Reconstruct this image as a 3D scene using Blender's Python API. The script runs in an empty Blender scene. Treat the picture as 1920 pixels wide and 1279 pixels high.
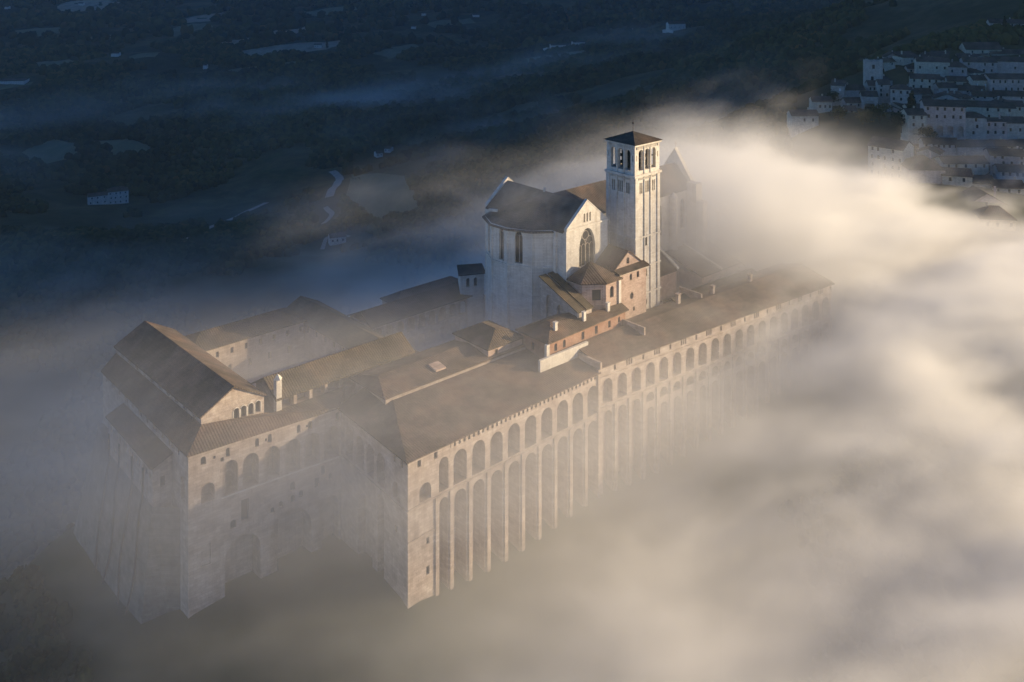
import bpy, math, random
import numpy as np
from mathutils import Vector, geometry
random.seed(7)
rng = np.random.default_rng(11)
R = math.radians
scene = bpy.context.scene
col = scene.collection

# ------------------------------------------------------------------ camera, sky, sun, exposure
F, CAMH, HZ = 1900.0, 128.0, -150.0          # focal length in photo pixels, eye height, horizon row
cd = bpy.data.cameras.new('camera')
cam = bpy.data.objects.new('camera', cd)
col.objects.link(cam)
cam.location = (0, 0, CAMH)
cam.rotation_euler = (R(90), 0, 0)
cd.sensor_width = 36
cd.lens = 36 * F / 1920
cd.shift_y = -(639.5 - HZ) / 1920
cd.clip_start = 1
cd.clip_end = 30000
scene.camera = cam

SUN_AZ, SUN_EL = R(4), R(15)                 # azimuth counted from world +X towards +Y
SUNV = Vector((math.cos(SUN_AZ) * math.cos(SUN_EL), math.sin(SUN_AZ) * math.cos(SUN_EL), math.sin(SUN_EL)))
w = bpy.data.worlds.new('World')
scene.world = w
w.use_nodes = True
nt = w.node_tree
bg = nt.nodes['Background']
sky = nt.nodes.new('ShaderNodeTexSky')
sky.sky_type = 'NISHITA'
sky.sun_disc = False
sky.sun_elevation = SUN_EL
sky.sun_rotation = math.pi / 2 - SUN_AZ
sky.air_density = 1.0
sky.dust_density = 0.0
sky.ozone_density = 8.0
tint_ = nt.nodes.new('ShaderNodeMix')
tint_.data_type = 'RGBA'
tint_.blend_type = 'MULTIPLY'
tint_.inputs[0].default_value = 1
tint_.inputs[7].default_value = (0.75, 0.93, 1.06, 1)
nt.links.new(sky.outputs[0], tint_.inputs[6])
nt.links.new(tint_.outputs[2], bg.inputs[0])
bg.inputs[1].default_value = 0.058
sd = bpy.data.lights.new('sun', 'SUN')
sun = bpy.data.objects.new('sun', sd)
col.objects.link(sun)
sd.energy = 5.0
sd.angle = R(0.6)
sd.color = (1.0, 0.77, 0.46)
sun.rotation_euler = SUNV.to_track_quat('Z', 'Y').to_euler()

scene.view_settings.view_transform = 'Standard'
scene.view_settings.look = 'None'
scene.view_settings.exposure = 1.0
scene.view_settings.gamma = 1
cy = scene.cycles
cy.use_denoising = True
cy.max_bounces = 8
cy.diffuse_bounces = 2
cy.volume_bounces = 5
cy.transparent_max_bounces = 6
cy.volume_step_rate = 1.5
cy.volume_max_steps = 256
cy.use_fast_gi = False

# ------------------------------------------------------------------ helpers
S, Cc = math.sin(R(48)), math.cos(R(48))
HEAD = R(42)                                 # heading of the basilica's long axis


def world(a, b):                             # basilica plan coordinates (a east, b north) -> world
    return (a * S - b * Cc, a * Cc + b * S)


def plan(x, y):
    return (x * S + y * Cc, -x * Cc + y * S)


def tag(o, label=None, cat=None, group=None, kind=None):
    if label: o['label'] = label
    if cat: o['category'] = cat
    if group: o['group'] = group
    if kind: o['kind'] = kind
    return o


class MB:
    def __init__(s, o=(0, 0, 0)):
        s.v, s.f, s.m, s.o, s.g = [], [], [], o, [0]

    def cut(s):
        """start a new piece for each()"""
        s.g.append(len(s.f))

    def each(s, name, mat, parent):
        """build every piece as a part of its own"""
        g = s.g + [len(s.f)]
        for a, b in zip(g, g[1:]):
            if b <= a: continue
            q = MB()
            for f in s.f[a:b]: q.poly([s.v[i] for i in f])
            q.build(name, mat, parent)

    def poly(s, pts, m=0):
        n = len(s.v)
        s.v += [(p[0] - s.o[0], p[1] - s.o[1], p[2] - s.o[2]) for p in pts]
        s.f.append(tuple(range(n, n + len(pts))))
        s.m.append(m)

    def box(s, a0, a1, b0, b1, z0, z1, m=0):
        p = [(a0, b0, z0), (a1, b0, z0), (a1, b1, z0), (a0, b1, z0), (a0, b0, z1), (a1, b0, z1), (a1, b1, z1), (a0, b1, z1)]
        for q in ((3, 2, 1, 0), (4, 5, 6, 7), (0, 1, 5, 4), (1, 2, 6, 5), (2, 3, 7, 6), (3, 0, 4, 7)):
            s.poly([p[i] for i in q], m)

    def obox(s, c, ang, l, wd, z0, z1, m=0):
        ca, sa = math.cos(ang), math.sin(ang)
        q = [(-l / 2, -wd / 2), (l / 2, -wd / 2), (l / 2, wd / 2), (-l / 2, wd / 2)]
        s.prism([(c[0] + x * ca - y * sa, c[1] + x * sa + y * ca) for x, y in q], z0, z1, m)

    def prism(s, pg, z0, z1, m=0):
        s.poly([(p[0], p[1], z1) for p in pg], m)
        s.poly([(p[0], p[1], z0) for p in reversed(pg)], m)
        for i in range(len(pg)):
            p, q = pg[i], pg[(i + 1) % len(pg)]
            s.poly([(p[0], p[1], z0), (q[0], q[1], z0), (q[0], q[1], z1), (p[0], p[1], z1)], m)

    def frustum(s, c, r0, r1, z0, z1, n=12, m=0):
        A = [(c[0] + r0 * math.cos(i * 2 * math.pi / n), c[1] + r0 * math.sin(i * 2 * math.pi / n), z0) for i in range(n)]
        B = [(c[0] + r1 * math.cos(i * 2 * math.pi / n), c[1] + r1 * math.sin(i * 2 * math.pi / n), z1) for i in range(n)]
        for i in range(n):
            j = (i + 1) % n
            s.poly([A[i], A[j], B[j], B[i]], m)
        s.poly(B, m)
        s.poly(A[::-1], m)

    def slab(s, pts, t, m=0):
        """a roof plane (any polygon) with thickness t downwards"""
        lo = [(p[0], p[1], p[2] - t) for p in pts]
        s.poly(pts, m)
        s.poly(lo[::-1], m)
        for i in range(len(pts)):
            j = (i + 1) % len(pts)
            s.poly([lo[i], lo[j], pts[j], pts[i]], m)

    def build(s, name, mat, parent=None):
        me = bpy.data.meshes.new(name)
        me.from_pydata(s.v, [], s.f)
        for mm in (mat if isinstance(mat, (list, tuple)) else [mat]):
            me.materials.append(mm)
        if any(s.m):
            me.polygons.foreach_set('material_index', s.m)
        me.update()
        o = bpy.data.objects.new(name, me)
        col.objects.link(o)
        if parent: o.parent = parent
        return o


def arch_pts(u, wd, zb, zt, kind):
    h = wd / 2
    if kind == 'rect':
        return [(u - h, zb), (u + h, zb), (u + h, zt), (u - h, zt)]
    pts = [(u - h, zb), (u + h, zb)]
    if kind == 'arch':
        zs = zt - h
        for i in range(0, 11):
            t = math.pi * i / 10
            pts.append((u + h * math.cos(t), zs + h * math.sin(t)))
    elif kind == 'point':
        rise = wd * 0.85
        zs = zt - rise
        for i in range(0, 8):
            t = i / 7
            pts.append((u + h * (1 - t ** 1.6), zs + rise * math.sin(t * math.pi / 2)))
        for i in range(6, -1, -1):
            t = i / 7
            pts.append((u - h * (1 - t ** 1.6), zs + rise * math.sin(t * math.pi / 2)))
    elif kind == 'round':
        zc = (zb + zt) / 2
        pts = [(u + h * math.cos(2 * math.pi * i / 16), zc + (zt - zb) / 2 * math.sin(2 * math.pi * i / 16)) for i in range(16)]
    return pts


def wall(mb, p0, p1, z0, z1, ops=(), top=None, wins=None):
    """outer wall sheet from p0 to p1 (outside on the right-hand side) with recessed openings.
    op = (u, width, zbottom, ztop, kind, depth, is_window). top = [(u, z), ...] for a shaped upper edge."""
    dx, dy = p1[0] - p0[0], p1[1] - p0[1]
    L = math.hypot(dx, dy)
    ux, uy = dx / L, dy / L
    nx, ny = uy, -ux
    P = lambda u, z, d=0: (p0[0] + ux * u - nx * d, p0[1] + uy * u - ny * d, z)
    prof = top or [(0, z1), (L, z1)]

    def ztop(u):
        for (ua, za), (ub, zb) in zip(prof, prof[1:]):
            if ua <= u <= ub + 1e-6:
                return za + (zb - za) * (u - ua) / max(ub - ua, 1e-6)
        return prof[-1][1]
    ops = sorted(ops, key=lambda o: o[0])
    groups = []
    for o in ops:
        lo, hi = o[0] - o[1] / 2, o[0] + o[1] / 2
        if groups and lo < groups[-1][1] + 0.05:
            groups[-1][1] = max(groups[-1][1], hi)
            groups[-1][2].append(o)
        else:
            groups.append([lo, hi, [o]])
    cuts = [0.0]
    for g, h in zip(groups, groups[1:]):
        cuts.append((g[1] + h[0]) / 2)
    cuts.append(L)
    if not groups: groups = [[0, L, []]]
    for (ua, ub), g in zip(zip(cuts, cuts[1:]), groups):
        outer = [(ua, z0), (ub, z0), (ub, ztop(ub))] + [(u, z) for u, z in reversed(prof) if ua + 1e-4 < u < ub - 1e-4] + [(ua, ztop(ua))]
        loops = [outer] + [arch_pts(o[0], o[1], o[2], o[3], o[4]) for o in g[2]]
        flat = [p for lp in loops for p in lp]
        tris = geometry.tessellate_polygon([[Vector((p[0], p[1], 0)) for p in lp] for lp in loops])
        for t in tris:
            a, b, c = (flat[i] for i in t)
            if (b[0] - a[0]) * (c[1] - a[1]) - (b[1] - a[1]) * (c[0] - a[0]) < 0:
                b, c = c, b
            mb.poly([P(*a), P(*b), P(*c)])
        for o, lp in zip(g[2], loops[1:]):
            d = o[5]
            for i in range(len(lp)):
                a, b = lp[i], lp[(i + 1) % len(lp)]
                mb.poly([P(*a), P(*a, d), P(*b, d), P(*b)])
            if o[6] == 'open':
                continue
            if o[6] and wins is not None:
                wm = MB(mb.o)
                wm.poly([P(u, z, d) for u, z in lp])
                wins.append(wm)
            else:
                mb.poly([P(u, z, d) for u, z in lp])


def gable_roof(mb, a0, a1, b0, b1, ze, zr, axis='a', oh=0.5, t=0.35):
    if axis == 'a':
        m = (b0 + b1) / 2
        k = (zr - ze) / (m - b0)
        mb.slab([(a0 - oh, b0 - oh, ze - k * oh), (a1 + oh, b0 - oh, ze - k * oh), (a1 + oh, m, zr), (a0 - oh, m, zr)], t)
        mb.slab([(a1 + oh, b1 + oh, ze - k * oh), (a0 - oh, b1 + oh, ze - k * oh), (a0 - oh, m, zr), (a1 + oh, m, zr)], t)
    else:
        m = (a0 + a1) / 2
        k = (zr - ze) / (m - a0)
        mb.slab([(a0 - oh, b1 + oh, ze - k * oh), (a0 - oh, b0 - oh, ze - k * oh), (m, b0 - oh, zr), (m, b1 + oh, zr)], t)
        mb.slab([(a1 + oh, b0 - oh, ze - k * oh), (a1 + oh, b1 + oh, ze - k * oh), (m, b1 + oh, zr), (m, b0 - oh, zr)], t)


def thing(name, a, b, z, label, cat, group=None, head=HEAD):
    o = bpy.data.objects.new(name, None)
    col.objects.link(o)
    x, y = world(a, b)
    o.location = (x, y, z)
    o.rotation_euler = (0, 0, head)
    o.empty_display_size = 2
    tag(o, label, cat, group)
    return o, (a, b, z)


# ------------------------------------------------------------------ materials
def mat(name):
    m = bpy.data.materials.new(name)
    m.use_nodes = True
    n = m.node_tree
    return m, n, n.nodes['Principled BSDF']


def ramp(n, fac, stops):
    r = n.nodes.new('ShaderNodeValToRGB')
    el = r.color_ramp.elements
    el[0].position, el[0].color = stops[0][0], (*stops[0][1], 1)
    el[1].position, el[1].color = stops[-1][0], (*stops[-1][1], 1)
    for p, c in stops[1:-1]:
        e = el.new(p)
        e.color = (*c, 1)
    n.links.new(fac, r.inputs[0])
    return r.outputs[0]


def noise(n, vec, scale, detail=6, rough=0.6):
    t = n.nodes.new('ShaderNodeTexNoise')
    t.inputs['Scale'].default_value = scale
    t.inputs['Detail'].default_value = detail
    t.inputs['Roughness'].default_value = rough
    n.links.new(vec, t.inputs['Vector'])
    return t.outputs['Fac']


def coord(n, scale=(1, 1, 1)):
    tc = n.nodes.new('ShaderNodeTexCoord')
    mp = n.nodes.new('ShaderNodeMapping')
    mp.inputs['Scale'].default_value = scale
    n.links.new(tc.outputs['Object'], mp.inputs['Vector'])
    return mp.outputs[0]


def mul(n, a, b, fac=1.0):
    x = n.nodes.new('ShaderNodeMix')
    x.data_type = 'RGBA'
    x.blend_type = 'MULTIPLY'
    x.inputs[0].default_value = fac
    n.links.new(a, x.inputs[6])
    n.links.new(b, x.inputs[7])
    return x.outputs[2]


def bump(n, b, h, dist, strength=1.0):
    bp = n.nodes.new('ShaderNodeBump')
    bp.inputs['Distance'].default_value = dist
    bp.inputs['Strength'].default_value = strength
    n.links.new(h, bp.inputs['Height'])
    n.links.new(bp.outputs[0], b.inputs['Normal'])


def stone_mat(name, c0, c1, c2, course=0.45, joints=0.9):
    m, n, b = mat(name)
    v = coord(n)
    f = noise(n, v, 0.35, 8, 0.65)
    base = ramp(n, f, [(0.30, c0), (0.5, c1), (0.72, c2)])
    streak = noise(n, coord(n, (0.9, 0.9, 0.06)), 1.0, 5, 0.7)
    st = ramp(n, streak, [(0.32, (0.62, 0.60, 0.57)), (0.52, (1, 1, 1))])
    base = mul(n, base, st, 0.45)
    # ashlar courses: brick texture on (x+y, z)
    sp = n.nodes.new('ShaderNodeSeparateXYZ')
    n.links.new(v, sp.inputs[0])
    ad = n.nodes.new('ShaderNodeMath')
    n.links.new(sp.outputs[0], ad.inputs[0])
    n.links.new(sp.outputs[1], ad.inputs[1])
    cb = n.nodes.new('ShaderNodeCombineXYZ')
    n.links.new(ad.outputs[0], cb.inputs[0])
    n.links.new(sp.outputs[2], cb.inputs[1])
    br = n.nodes.new('ShaderNodeTexBrick')
    br.inputs['Scale'].default_value = 1.0
    br.inputs['Brick Width'].default_value = course * 2.4
    br.inputs['Row Height'].default_value = course
    br.inputs['Mortar Size'].default_value = 0.035
    br.inputs['Mortar Smooth'].default_value = 0.4
    br.inputs['Color1'].default_value = (1, 1, 1, 1)
    br.inputs['Color2'].default_value = (0.74, 0.70, 0.66, 1)
    br.inputs['Mortar'].default_value = (0.60, 0.57, 0.54, 1)
    n.links.new(cb.outputs[0], br.inputs['Vector'])
    base = mul(n, base, br.outputs[0], joints)
    n.links.new(base, b.inputs['Base Color'])
    b.inputs['Roughness'].default_value = 0.92
    b.inputs['Specular IOR Level'].default_value = 0.15
    bump(n, b, noise(n, v, 1.8, 6, 0.7), 0.12)
    return m


def tile_mat(name, c0, c1, c2):
    m, n, b = mat(name)
    v = coord(n)
    f = noise(n, v, 0.22, 8, 0.7)
    base = ramp(n, f, [(0.32, c0), (0.5, c1), (0.68, c2)])
    g = noise(n, v, 2.6, 4, 0.8)
    base = mul(n, base, ramp(n, g, [(0.3, (0.55, 0.55, 0.55)), (0.65, (1.15, 1.12, 1.1))]), 0.9)
    n.links.new(base, b.inputs['Base Color'])
    b.inputs['Roughness'].default_value = 0.95
    b.inputs['Specular IOR Level'].default_value = 0.1
    # rows of tiles running down the slope, courses across it, chosen by the roof plane's own direction
    tc = n.nodes.new('ShaderNodeTexCoord')
    sn, so = n.nodes.new('ShaderNodeSeparateXYZ'), n.nodes.new('ShaderNodeSeparateXYZ')
    n.links.new(tc.outputs['Normal'], sn.inputs[0])
    n.links.new(tc.outputs['Object'], so.inputs[0])

    def mth(op, a_, b_=None):
        x = n.nodes.new('ShaderNodeMath')
        x.operation = op
        for i_, q_ in enumerate((a_, b_)):
            if q_ is None: continue
            if isinstance(q_, (int, float)): x.inputs[i_].default_value = q_
            else: n.links.new(q_, x.inputs[i_])
        return x.outputs[0]
    isx = mth('GREATER_THAN', mth('ABSOLUTE', sn.outputs[0]), mth('ABSOLUTE', sn.outputs[1]))
    mixc = n.nodes.new('ShaderNodeMix')
    n.links.new(isx, mixc.inputs[0])
    n.links.new(so.outputs[0], mixc.inputs[2])
    n.links.new(so.outputs[1], mixc.inputs[3])
    row = mth('ADD', mixc.outputs[0], mth('MULTIPLY', g, 0.35))
    stripe = mth('MULTIPLY', mth('ADD', mth('SINE', mth('MULTIPLY', row, 6.2832 / 0.7)), 1.0), 0.5)
    course = mth('MULTIPLY', mth('ADD', mth('SINE', mth('MULTIPLY', so.outputs[2], 6.2832 / 0.42)), 1.0), 0.5)
    pat = mth('MULTIPLY', stripe, mth('ADD', mth('MULTIPLY', course, 0.35), 0.65))
    base = mul(n, base, ramp(n, pat, [(0.0, (0.78, 0.76, 0.74)), (1.0, (1.08, 1.08, 1.08))]), 0.9)
    patch = noise(n, v, 0.09, 3, 0.5)
    base = mul(n, base, ramp(n, patch, [(0.42, (0.70, 0.72, 0.66)), (0.5, (1, 1, 1)), (0.6, (1.2, 1.05, 0.95))]), 0.8)
    n.links.new(base, b.inputs['Base Color'])
    bump(n, b, pat, 0.12)
    return m


STONE = stone_mat('pale_limestone', (0.58, 0.54, 0.49), (0.72, 0.68, 0.62), (0.80, 0.77, 0.72), 0.45, 0.5)
ROUGH = stone_mat('rough_convent_stone', (0.36, 0.29, 0.25), (0.50, 0.42, 0.37), (0.62, 0.55, 0.49), 0.7)
SCARP = stone_mat('shade_dark_scarp_stone', (0.10, 0.10, 0.09), (0.19, 0.18, 0.17), (0.29, 0.27, 0.25), 0.5)  # wall stone made darker, the scarp's shade put into its colour
PINK = stone_mat('pink_subasio_stone', (0.42, 0.30, 0.25), (0.55, 0.42, 0.36), (0.62, 0.50, 0.44), 0.4)
BRICK = stone_mat('warm_brick', (0.30, 0.17, 0.12), (0.42, 0.25, 0.18), (0.50, 0.34, 0.26), 0.25)
TILE = tile_mat('old_roof_tiles', (0.10, 0.080, 0.068), (0.165, 0.128, 0.105), (0.23, 0.185, 0.150))
TILEG = tile_mat('lichened_roof_tiles', (0.085, 0.075, 0.06), (0.14, 0.12, 0.09), (0.20, 0.17, 0.125))
TILED = tile_mat('dark_slate_brown_tiles', (0.055, 0.05, 0.045), (0.10, 0.088, 0.078), (0.15, 0.125, 0.11))
TILEC = tile_mat('church_roof_tiles', (0.13, 0.11, 0.095), (0.20, 0.17, 0.145), (0.27, 0.235, 0.20))
HWALLS = [stone_mat('house_wall_grey', (0.40, 0.38, 0.35), (0.56, 0.53, 0.49), (0.68, 0.65, 0.60), 0.4),
          stone_mat('house_wall_pink', (0.46, 0.37, 0.34), (0.62, 0.52, 0.48), (0.70, 0.61, 0.57), 0.4),
          stone_mat('house_wall_cream', (0.54, 0.48, 0.38), (0.70, 0.64, 0.52), (0.80, 0.74, 0.62), 0.4)]
GLASS, n_, b_ = mat('dark_window')
n_.links.new(ramp(n_, noise(n_, coord(n_), 0.8), [(0.4, (0.018, 0.018, 0.02)), (0.7, (0.045, 0.042, 0.04))]), b_.inputs['Base Color'])
b_.inputs['Roughness'].default_value = 0.25
TRAC = stone_mat('tracery_stone', (0.42, 0.36, 0.31), (0.52, 0.46, 0.41), (0.60, 0.54, 0.49), 0.6)
IRON, n_, b_ = mat('dark_iron')
n_.links.new(ramp(n_, noise(n_, coord(n_), 3.0), [(0.4, (0.02, 0.02, 0.022)), (0.7, (0.06, 0.045, 0.035))]), b_.inputs['Base Color'])
b_.inputs['Roughness'].default_value = 0.7


def foliage_mat(name, c0, c1, c2, sc=0.05):
    m, n, b = mat(name)
    v = coord(n)
    big = noise(n, v, sc * 0.12, 4, 0.6)
    f = noise(n, v, sc, 8, 0.75)
    base = ramp(n, f, [(0.3, c0), (0.5, c1), (0.72, c2)])
    base = mul(n, base, ramp(n, big, [(0.35, (0.55, 0.6, 0.6)), (0.65, (1.35, 1.2, 1.0))]), 1.0)
    n.links.new(base, b.inputs['Base Color'])
    b.inputs['Roughness'].default_value = 1.0
    b.inputs['Specular IOR Level'].default_value = 0.05
    return m


LEAF = foliage_mat('woodland_leaves', (0.018, 0.026, 0.014), (0.038, 0.050, 0.024), (0.075, 0.082, 0.036), 0.08)
LEAFY = foliage_mat('autumn_leaves', (0.06, 0.05, 0.02), (0.11, 0.09, 0.03), (0.17, 0.13, 0.04), 0.3)
BARK, n_, b_ = mat('bark')
n_.links.new(ramp(n_, noise(n_, coord(n_), 2.0), [(0.4, (0.03, 0.022, 0.016)), (0.7, (0.09, 0.07, 0.05))]), b_.inputs['Base Color'])
b_.inputs['Roughness'].default_value = 0.95

# ------------------------------------------------------------------ terrain height from control points (thin-plate spline)
def cp(px, py, D):
    return ((px - 960) / F * D, D, CAMH - (py - HZ) * D / F)


CP = [(-24, 236, -32), (24, 280, -33), (60, 306, -33), (95, 325, -31), (125, 350, -26), (155, 380, -18),
      (-76, 236, -36), (-98, 258, -38), (-122, 285, -41), (-50, 248, -31), (10, 230, -46), (60, 240, -50), (-60, 205, -52),
      (20, 315, -14), (70, 372, -4), (95, 395, 0), (130, 430, 4), (45, 345, -8), (-70, 315, -38), (-20, 350, -32), (40, 400, -22), (-50, 290, -26), (-5, 300, -22), (-35, 262, -32), (-58, 256, -34), (-18, 252, -32.5), (2, 268, -33), (40, 296, -33), (-10, 275, -30), (-85, 262, -36), (20, 290, -29), (70, 318, -30),
      (-140, 330, -95), (-60, 420, -110), (60, 480, -75), (-200, 250, -115), (-150, 180, -100), (-60, 140, -92), (60, 150, -92), (150, 220, -75), (200, 300, -45),
      (0, 0, -120), (400, 0, -110), (-400, 0, -150), (-500, 400, -150), (300, 180, -80), (420, 330, -30),
      (160, 400, 3), (180, 407, 3), (205, 410, 3), (185, 481, 8), (230, 480, 6), (200, 540, 13), (250, 540, 13), (270, 540, 13),
      (215, 615, 19), (290, 615, 18), (250, 650, 28), (310, 650, 29), (290, 675, 37), (335, 675, 38), (340, 717, 48), (380, 717, 50), (170, 560, 15), (165, 600, 12), (200, 650, 16),
      (400, 600, 42), (500, 700, 90), (600, 500, 60), (560, 400, 20),
      cp(1300, 200, 1000), cp(1500, 100, 1050), cp(1700, 60, 950), cp(1850, 15, 950), cp(1180, 200, 1150), cp(1050, 230, 1100), cp(1420, 230, 800), cp(1250, 280, 700), cp(1000, 320, 850),
      cp(1040, 92, 2000), cp(1280, 52, 1900), cp(1500, 22, 1900), cp(1780, -10, 1800), cp(1100, 120, 1700), cp(1300, 110, 1500), cp(1200, 60, 2400), cp(1000, 80, 2500),
      cp(205, 385, 1060), cp(640, 450, 850), cp(400, 440, 860), cp(50, 480, 800), cp(300, 500, 700), cp(740, 300, 1200), cp(620, 340, 1080), cp(100, 300, 1250), cp(500, 260, 1350), cp(800, 220, 1500),
      cp(200, 200, 1600), cp(0, 170, 1750), cp(440, 130, 1950), cp(560, 85, 2250), cp(150, 110, 2100), cp(700, 60, 2500), cp(900, 30, 2800), cp(400, 40, 2700), cp(100, 40, 2700),
      cp(960, -60, 4500), cp(100, -10, 3600), cp(300, -20, 3900), cp(1400, -100, 4500), cp(600, -40, 4000), cp(1700, -160, 4000), cp(100, -60, 5200), cp(0, -90, 8000), cp(1900, -260, 8000), cp(960, -180, 8000), cp(-500, -60, 6000), cp(-400, 200, 1800), cp(2300, -120, 2500), cp(-300, 400, 1000),
      (900, 700, 200), (1000, 1200, 240), (900, 300, 0), (1500, 0, -100), (-1500, 0, -150), (-1500, 1500, -160), (2500, 500, 50), (2500, 2000, 500)]
CP = np.array(CP, float)
SC = 1000.0


def tps_k(r2):
    return np.where(r2 > 0, 0.5 * r2 * np.log(np.maximum(r2, 1e-20)), 0)


_P = CP[:, :2] / SC
_n = len(_P)
_K = tps_k(((_P[:, None] - _P[None]) ** 2).sum(-1)) + np.eye(_n) * 2e-5
_A = np.zeros((_n + 3, _n + 3))
_A[:_n, :_n] = _K
_A[:_n, _n] = 1
_A[:_n, _n + 1:] = _P
_A[_n, :_n] = 1
_A[_n + 1:, :_n] = _P.T
_w = np.linalg.solve(_A, np.concatenate([CP[:, 2], [0, 0, 0]]))

_lat = rng.random((64, 64, 64)).astype(np.float32)


def vnoise(x, y, z):
    xi, yi, zi = np.floor(x).astype(np.int32), np.floor(y).astype(np.int32), np.floor(z).astype(np.int32)
    fx, fy, fz = (x - xi).astype(np.float32), (y - yi).astype(np.float32), (z - zi).astype(np.float32)
    fx, fy, fz = [t * t * (3 - 2 * t) for t in (fx, fy, fz)]
    x0, y0, z0 = xi & 63, yi & 63, zi & 63
    x1, y1, z1 = (xi + 1) & 63, (yi + 1) & 63, (zi + 1) & 63
    L = _lat
    c00 = L[x0, y0, z0] * (1 - fx) + L[x1, y0, z0] * fx
    c10 = L[x0, y1, z0] * (1 - fx) + L[x1, y1, z0] * fx
    c01 = L[x0, y0, z1] * (1 - fx) + L[x1, y0, z1] * fx
    c11 = L[x0, y1, z1] * (1 - fx) + L[x1, y1, z1] * fx
    return (c00 * (1 - fy) + c10 * fy) * (1 - fz) + (c01 * (1 - fy) + c11 * fy) * fz


def fbm(x, y, z, octaves=4, gain=0.5):
    s, a, t = 0, 1.0, 0
    for i in range(octaves):
        s = s + a * vnoise(x + 17.3 * i, y + 5.1 * i, z + 9.7 * i)
        t += a
        a *= gain
        x, y, z = x * 2.03, y * 2.03, z * 2.03
    return s / t


def height(x, y):
    x, y = np.atleast_1d(np.asarray(x, float)), np.atleast_1d(np.asarray(y, float))
    out = np.empty(x.shape)
    X, Y, O = x.ravel(), y.ravel(), np.empty(x.size)
    for i in range(0, X.size, 20000):
        q = np.stack([X[i:i + 20000], Y[i:i + 20000]], 1) / SC
        O[i:i + 20000] = tps_k(((q[:, None] - _P[None]) ** 2).sum(-1)) @ _w[:_n] + _w[_n] + q @ _w[_n + 1:]
    out = O.reshape(x.shape)
    near = np.clip((np.hypot(x - 20, y - 320) - 150) / 500, 0, 1)
    z0 = np.zeros_like(x)
    tw = 1 - np.clip(1.6 - np.hypot(x - 270, y - 580) / 220, 0, 1)
    out = out + near * tw * ((fbm(x / 420, y / 420, z0 + 3, 4) - 0.5) * 62 + (fbm(x / 90, y / 90, z0 + 8, 3) - 0.5) * 12)
    return out


def hgt(x, y):
    return float(height([x], [y])[0])


def hit(px, py, d0=250, d1=6000):
    """where the line of sight through a photo pixel meets the ground"""
    D = np.geomspace(d0, d1, 500)
    z = CAMH - (py - HZ) * D / F
    h = height((px - 960) / F * D, D)
    k = np.nonzero(h > z)[0]
    i = k[0] if len(k) else len(D) - 1
    return (px - 960) / F * D[i], D[i], h[i]


nxg, nyg = 420, 420
v_ = np.linspace(0, 1, nyg)
yy = -200 + 900 * v_ + 9500 * v_ ** 3.2
uu = np.linspace(-1, 1, nxg)
XX = (uu * 0.45 + 0.55 * uu ** 3)[None, :] * (900 + 0.62 * yy[:, None] + 400) + 150
YY = np.repeat(yy[:, None], nxg, 1)
ZZ = height(XX, YY)
verts = np.stack([XX, YY, ZZ], -1).reshape(-1, 3)
ii = np.arange(nyg * nxg).reshape(nyg, nxg)
faces = np.stack([ii[:-1, :-1], ii[:-1, 1:], ii[1:, 1:], ii[1:, :-1]], -1).reshape(-1, 4)


def np_mesh(name, verts, faces, m, smooth=True):
    me = bpy.data.meshes.new(name)
    k = faces.shape[1]
    me.vertices.add(len(verts))
    me.vertices.foreach_set('co', verts.astype(np.float32).ravel())
    me.loops.add(faces.size)
    me.loops.foreach_set('vertex_index', faces.astype(np.int32).ravel())
    me.polygons.add(len(faces))
    me.polygons.foreach_set('loop_start', np.arange(0, faces.size, k, dtype=np.int32))
    me.polygons.foreach_set('loop_total', np.full(len(faces), k, np.int32))
    if smooth: me.polygons.foreach_set('use_smooth', np.ones(len(faces), bool))
    me.materials.append(m)
    me.update(calc_edges=True)
    o = bpy.data.objects.new(name, me)
    col.objects.link(o)
    return o


GROUND, n, b = mat('valley_ground')
v = coord(n)
f1 = noise(n, v, 0.0045, 5, 0.6)
f2 = noise(n, v, 0.05, 8, 0.7)
base = ramp(n, f1, [(0.40, (0.030, 0.040, 0.022)), (0.50, (0.050, 0.058, 0.030)), (0.56, (0.095, 0.088, 0.048)), (0.66, (0.055, 0.070, 0.032))])
base = mul(n, base, ramp(n, f2, [(0.3, (0.45, 0.45, 0.45)), (0.7, (1.3, 1.25, 1.2))]), 0.9)
n.links.new(base, b.inputs['Base Color'])
b.inputs['Roughness'].default_value = 1
b.inputs['Specular IOR Level'].default_value = 0.05
ground = np_mesh('terrain', verts, faces, GROUND)
tag(ground, kind='structure')

# the mountain east of the town, right of the view: it keeps the valley in morning shade
def mountain(name, pts, m):
    """ridge of crest points (x, y, z, half width)"""
    vs, fs = [], []
    nseg, nr = 60, 14
    P = np.array(pts, float)
    t = np.linspace(0, len(P) - 1, nseg)
    crest = np.stack([np.interp(t, range(len(P)), P[:, k]) for k in range(4)], 1)
    s = np.linspace(-1, 1, 2 * nr + 1)
    for c in crest:
        for q in s:
            x, y = c[0] + q * c[3], c[1] + abs(q) * 0
            zz = -180 + (c[2] + 180) * (1 - abs(q)) ** 1.1
            vs.append((x, y, zz))
    vs = np.array(vs)
    vs[:, 2] += (fbm(vs[:, 0] / 200, vs[:, 1] / 200, vs[:, 0] * 0 + 2, 4) - 0.5) * 60 * (1 - np.abs(np.tile(s, nseg))) ** 0.3
    k = 2 * nr + 1
    i2 = np.arange(nseg * k).reshape(nseg, k)
    fs = np.stack([i2[:-1, :-1], i2[:-1, 1:], i2[1:, 1:], i2[1:, :-1]], -1).reshape(-1, 4)
    o = np_mesh(name, vs, fs, m)
    tag(o, kind='structure')
    return o


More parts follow.
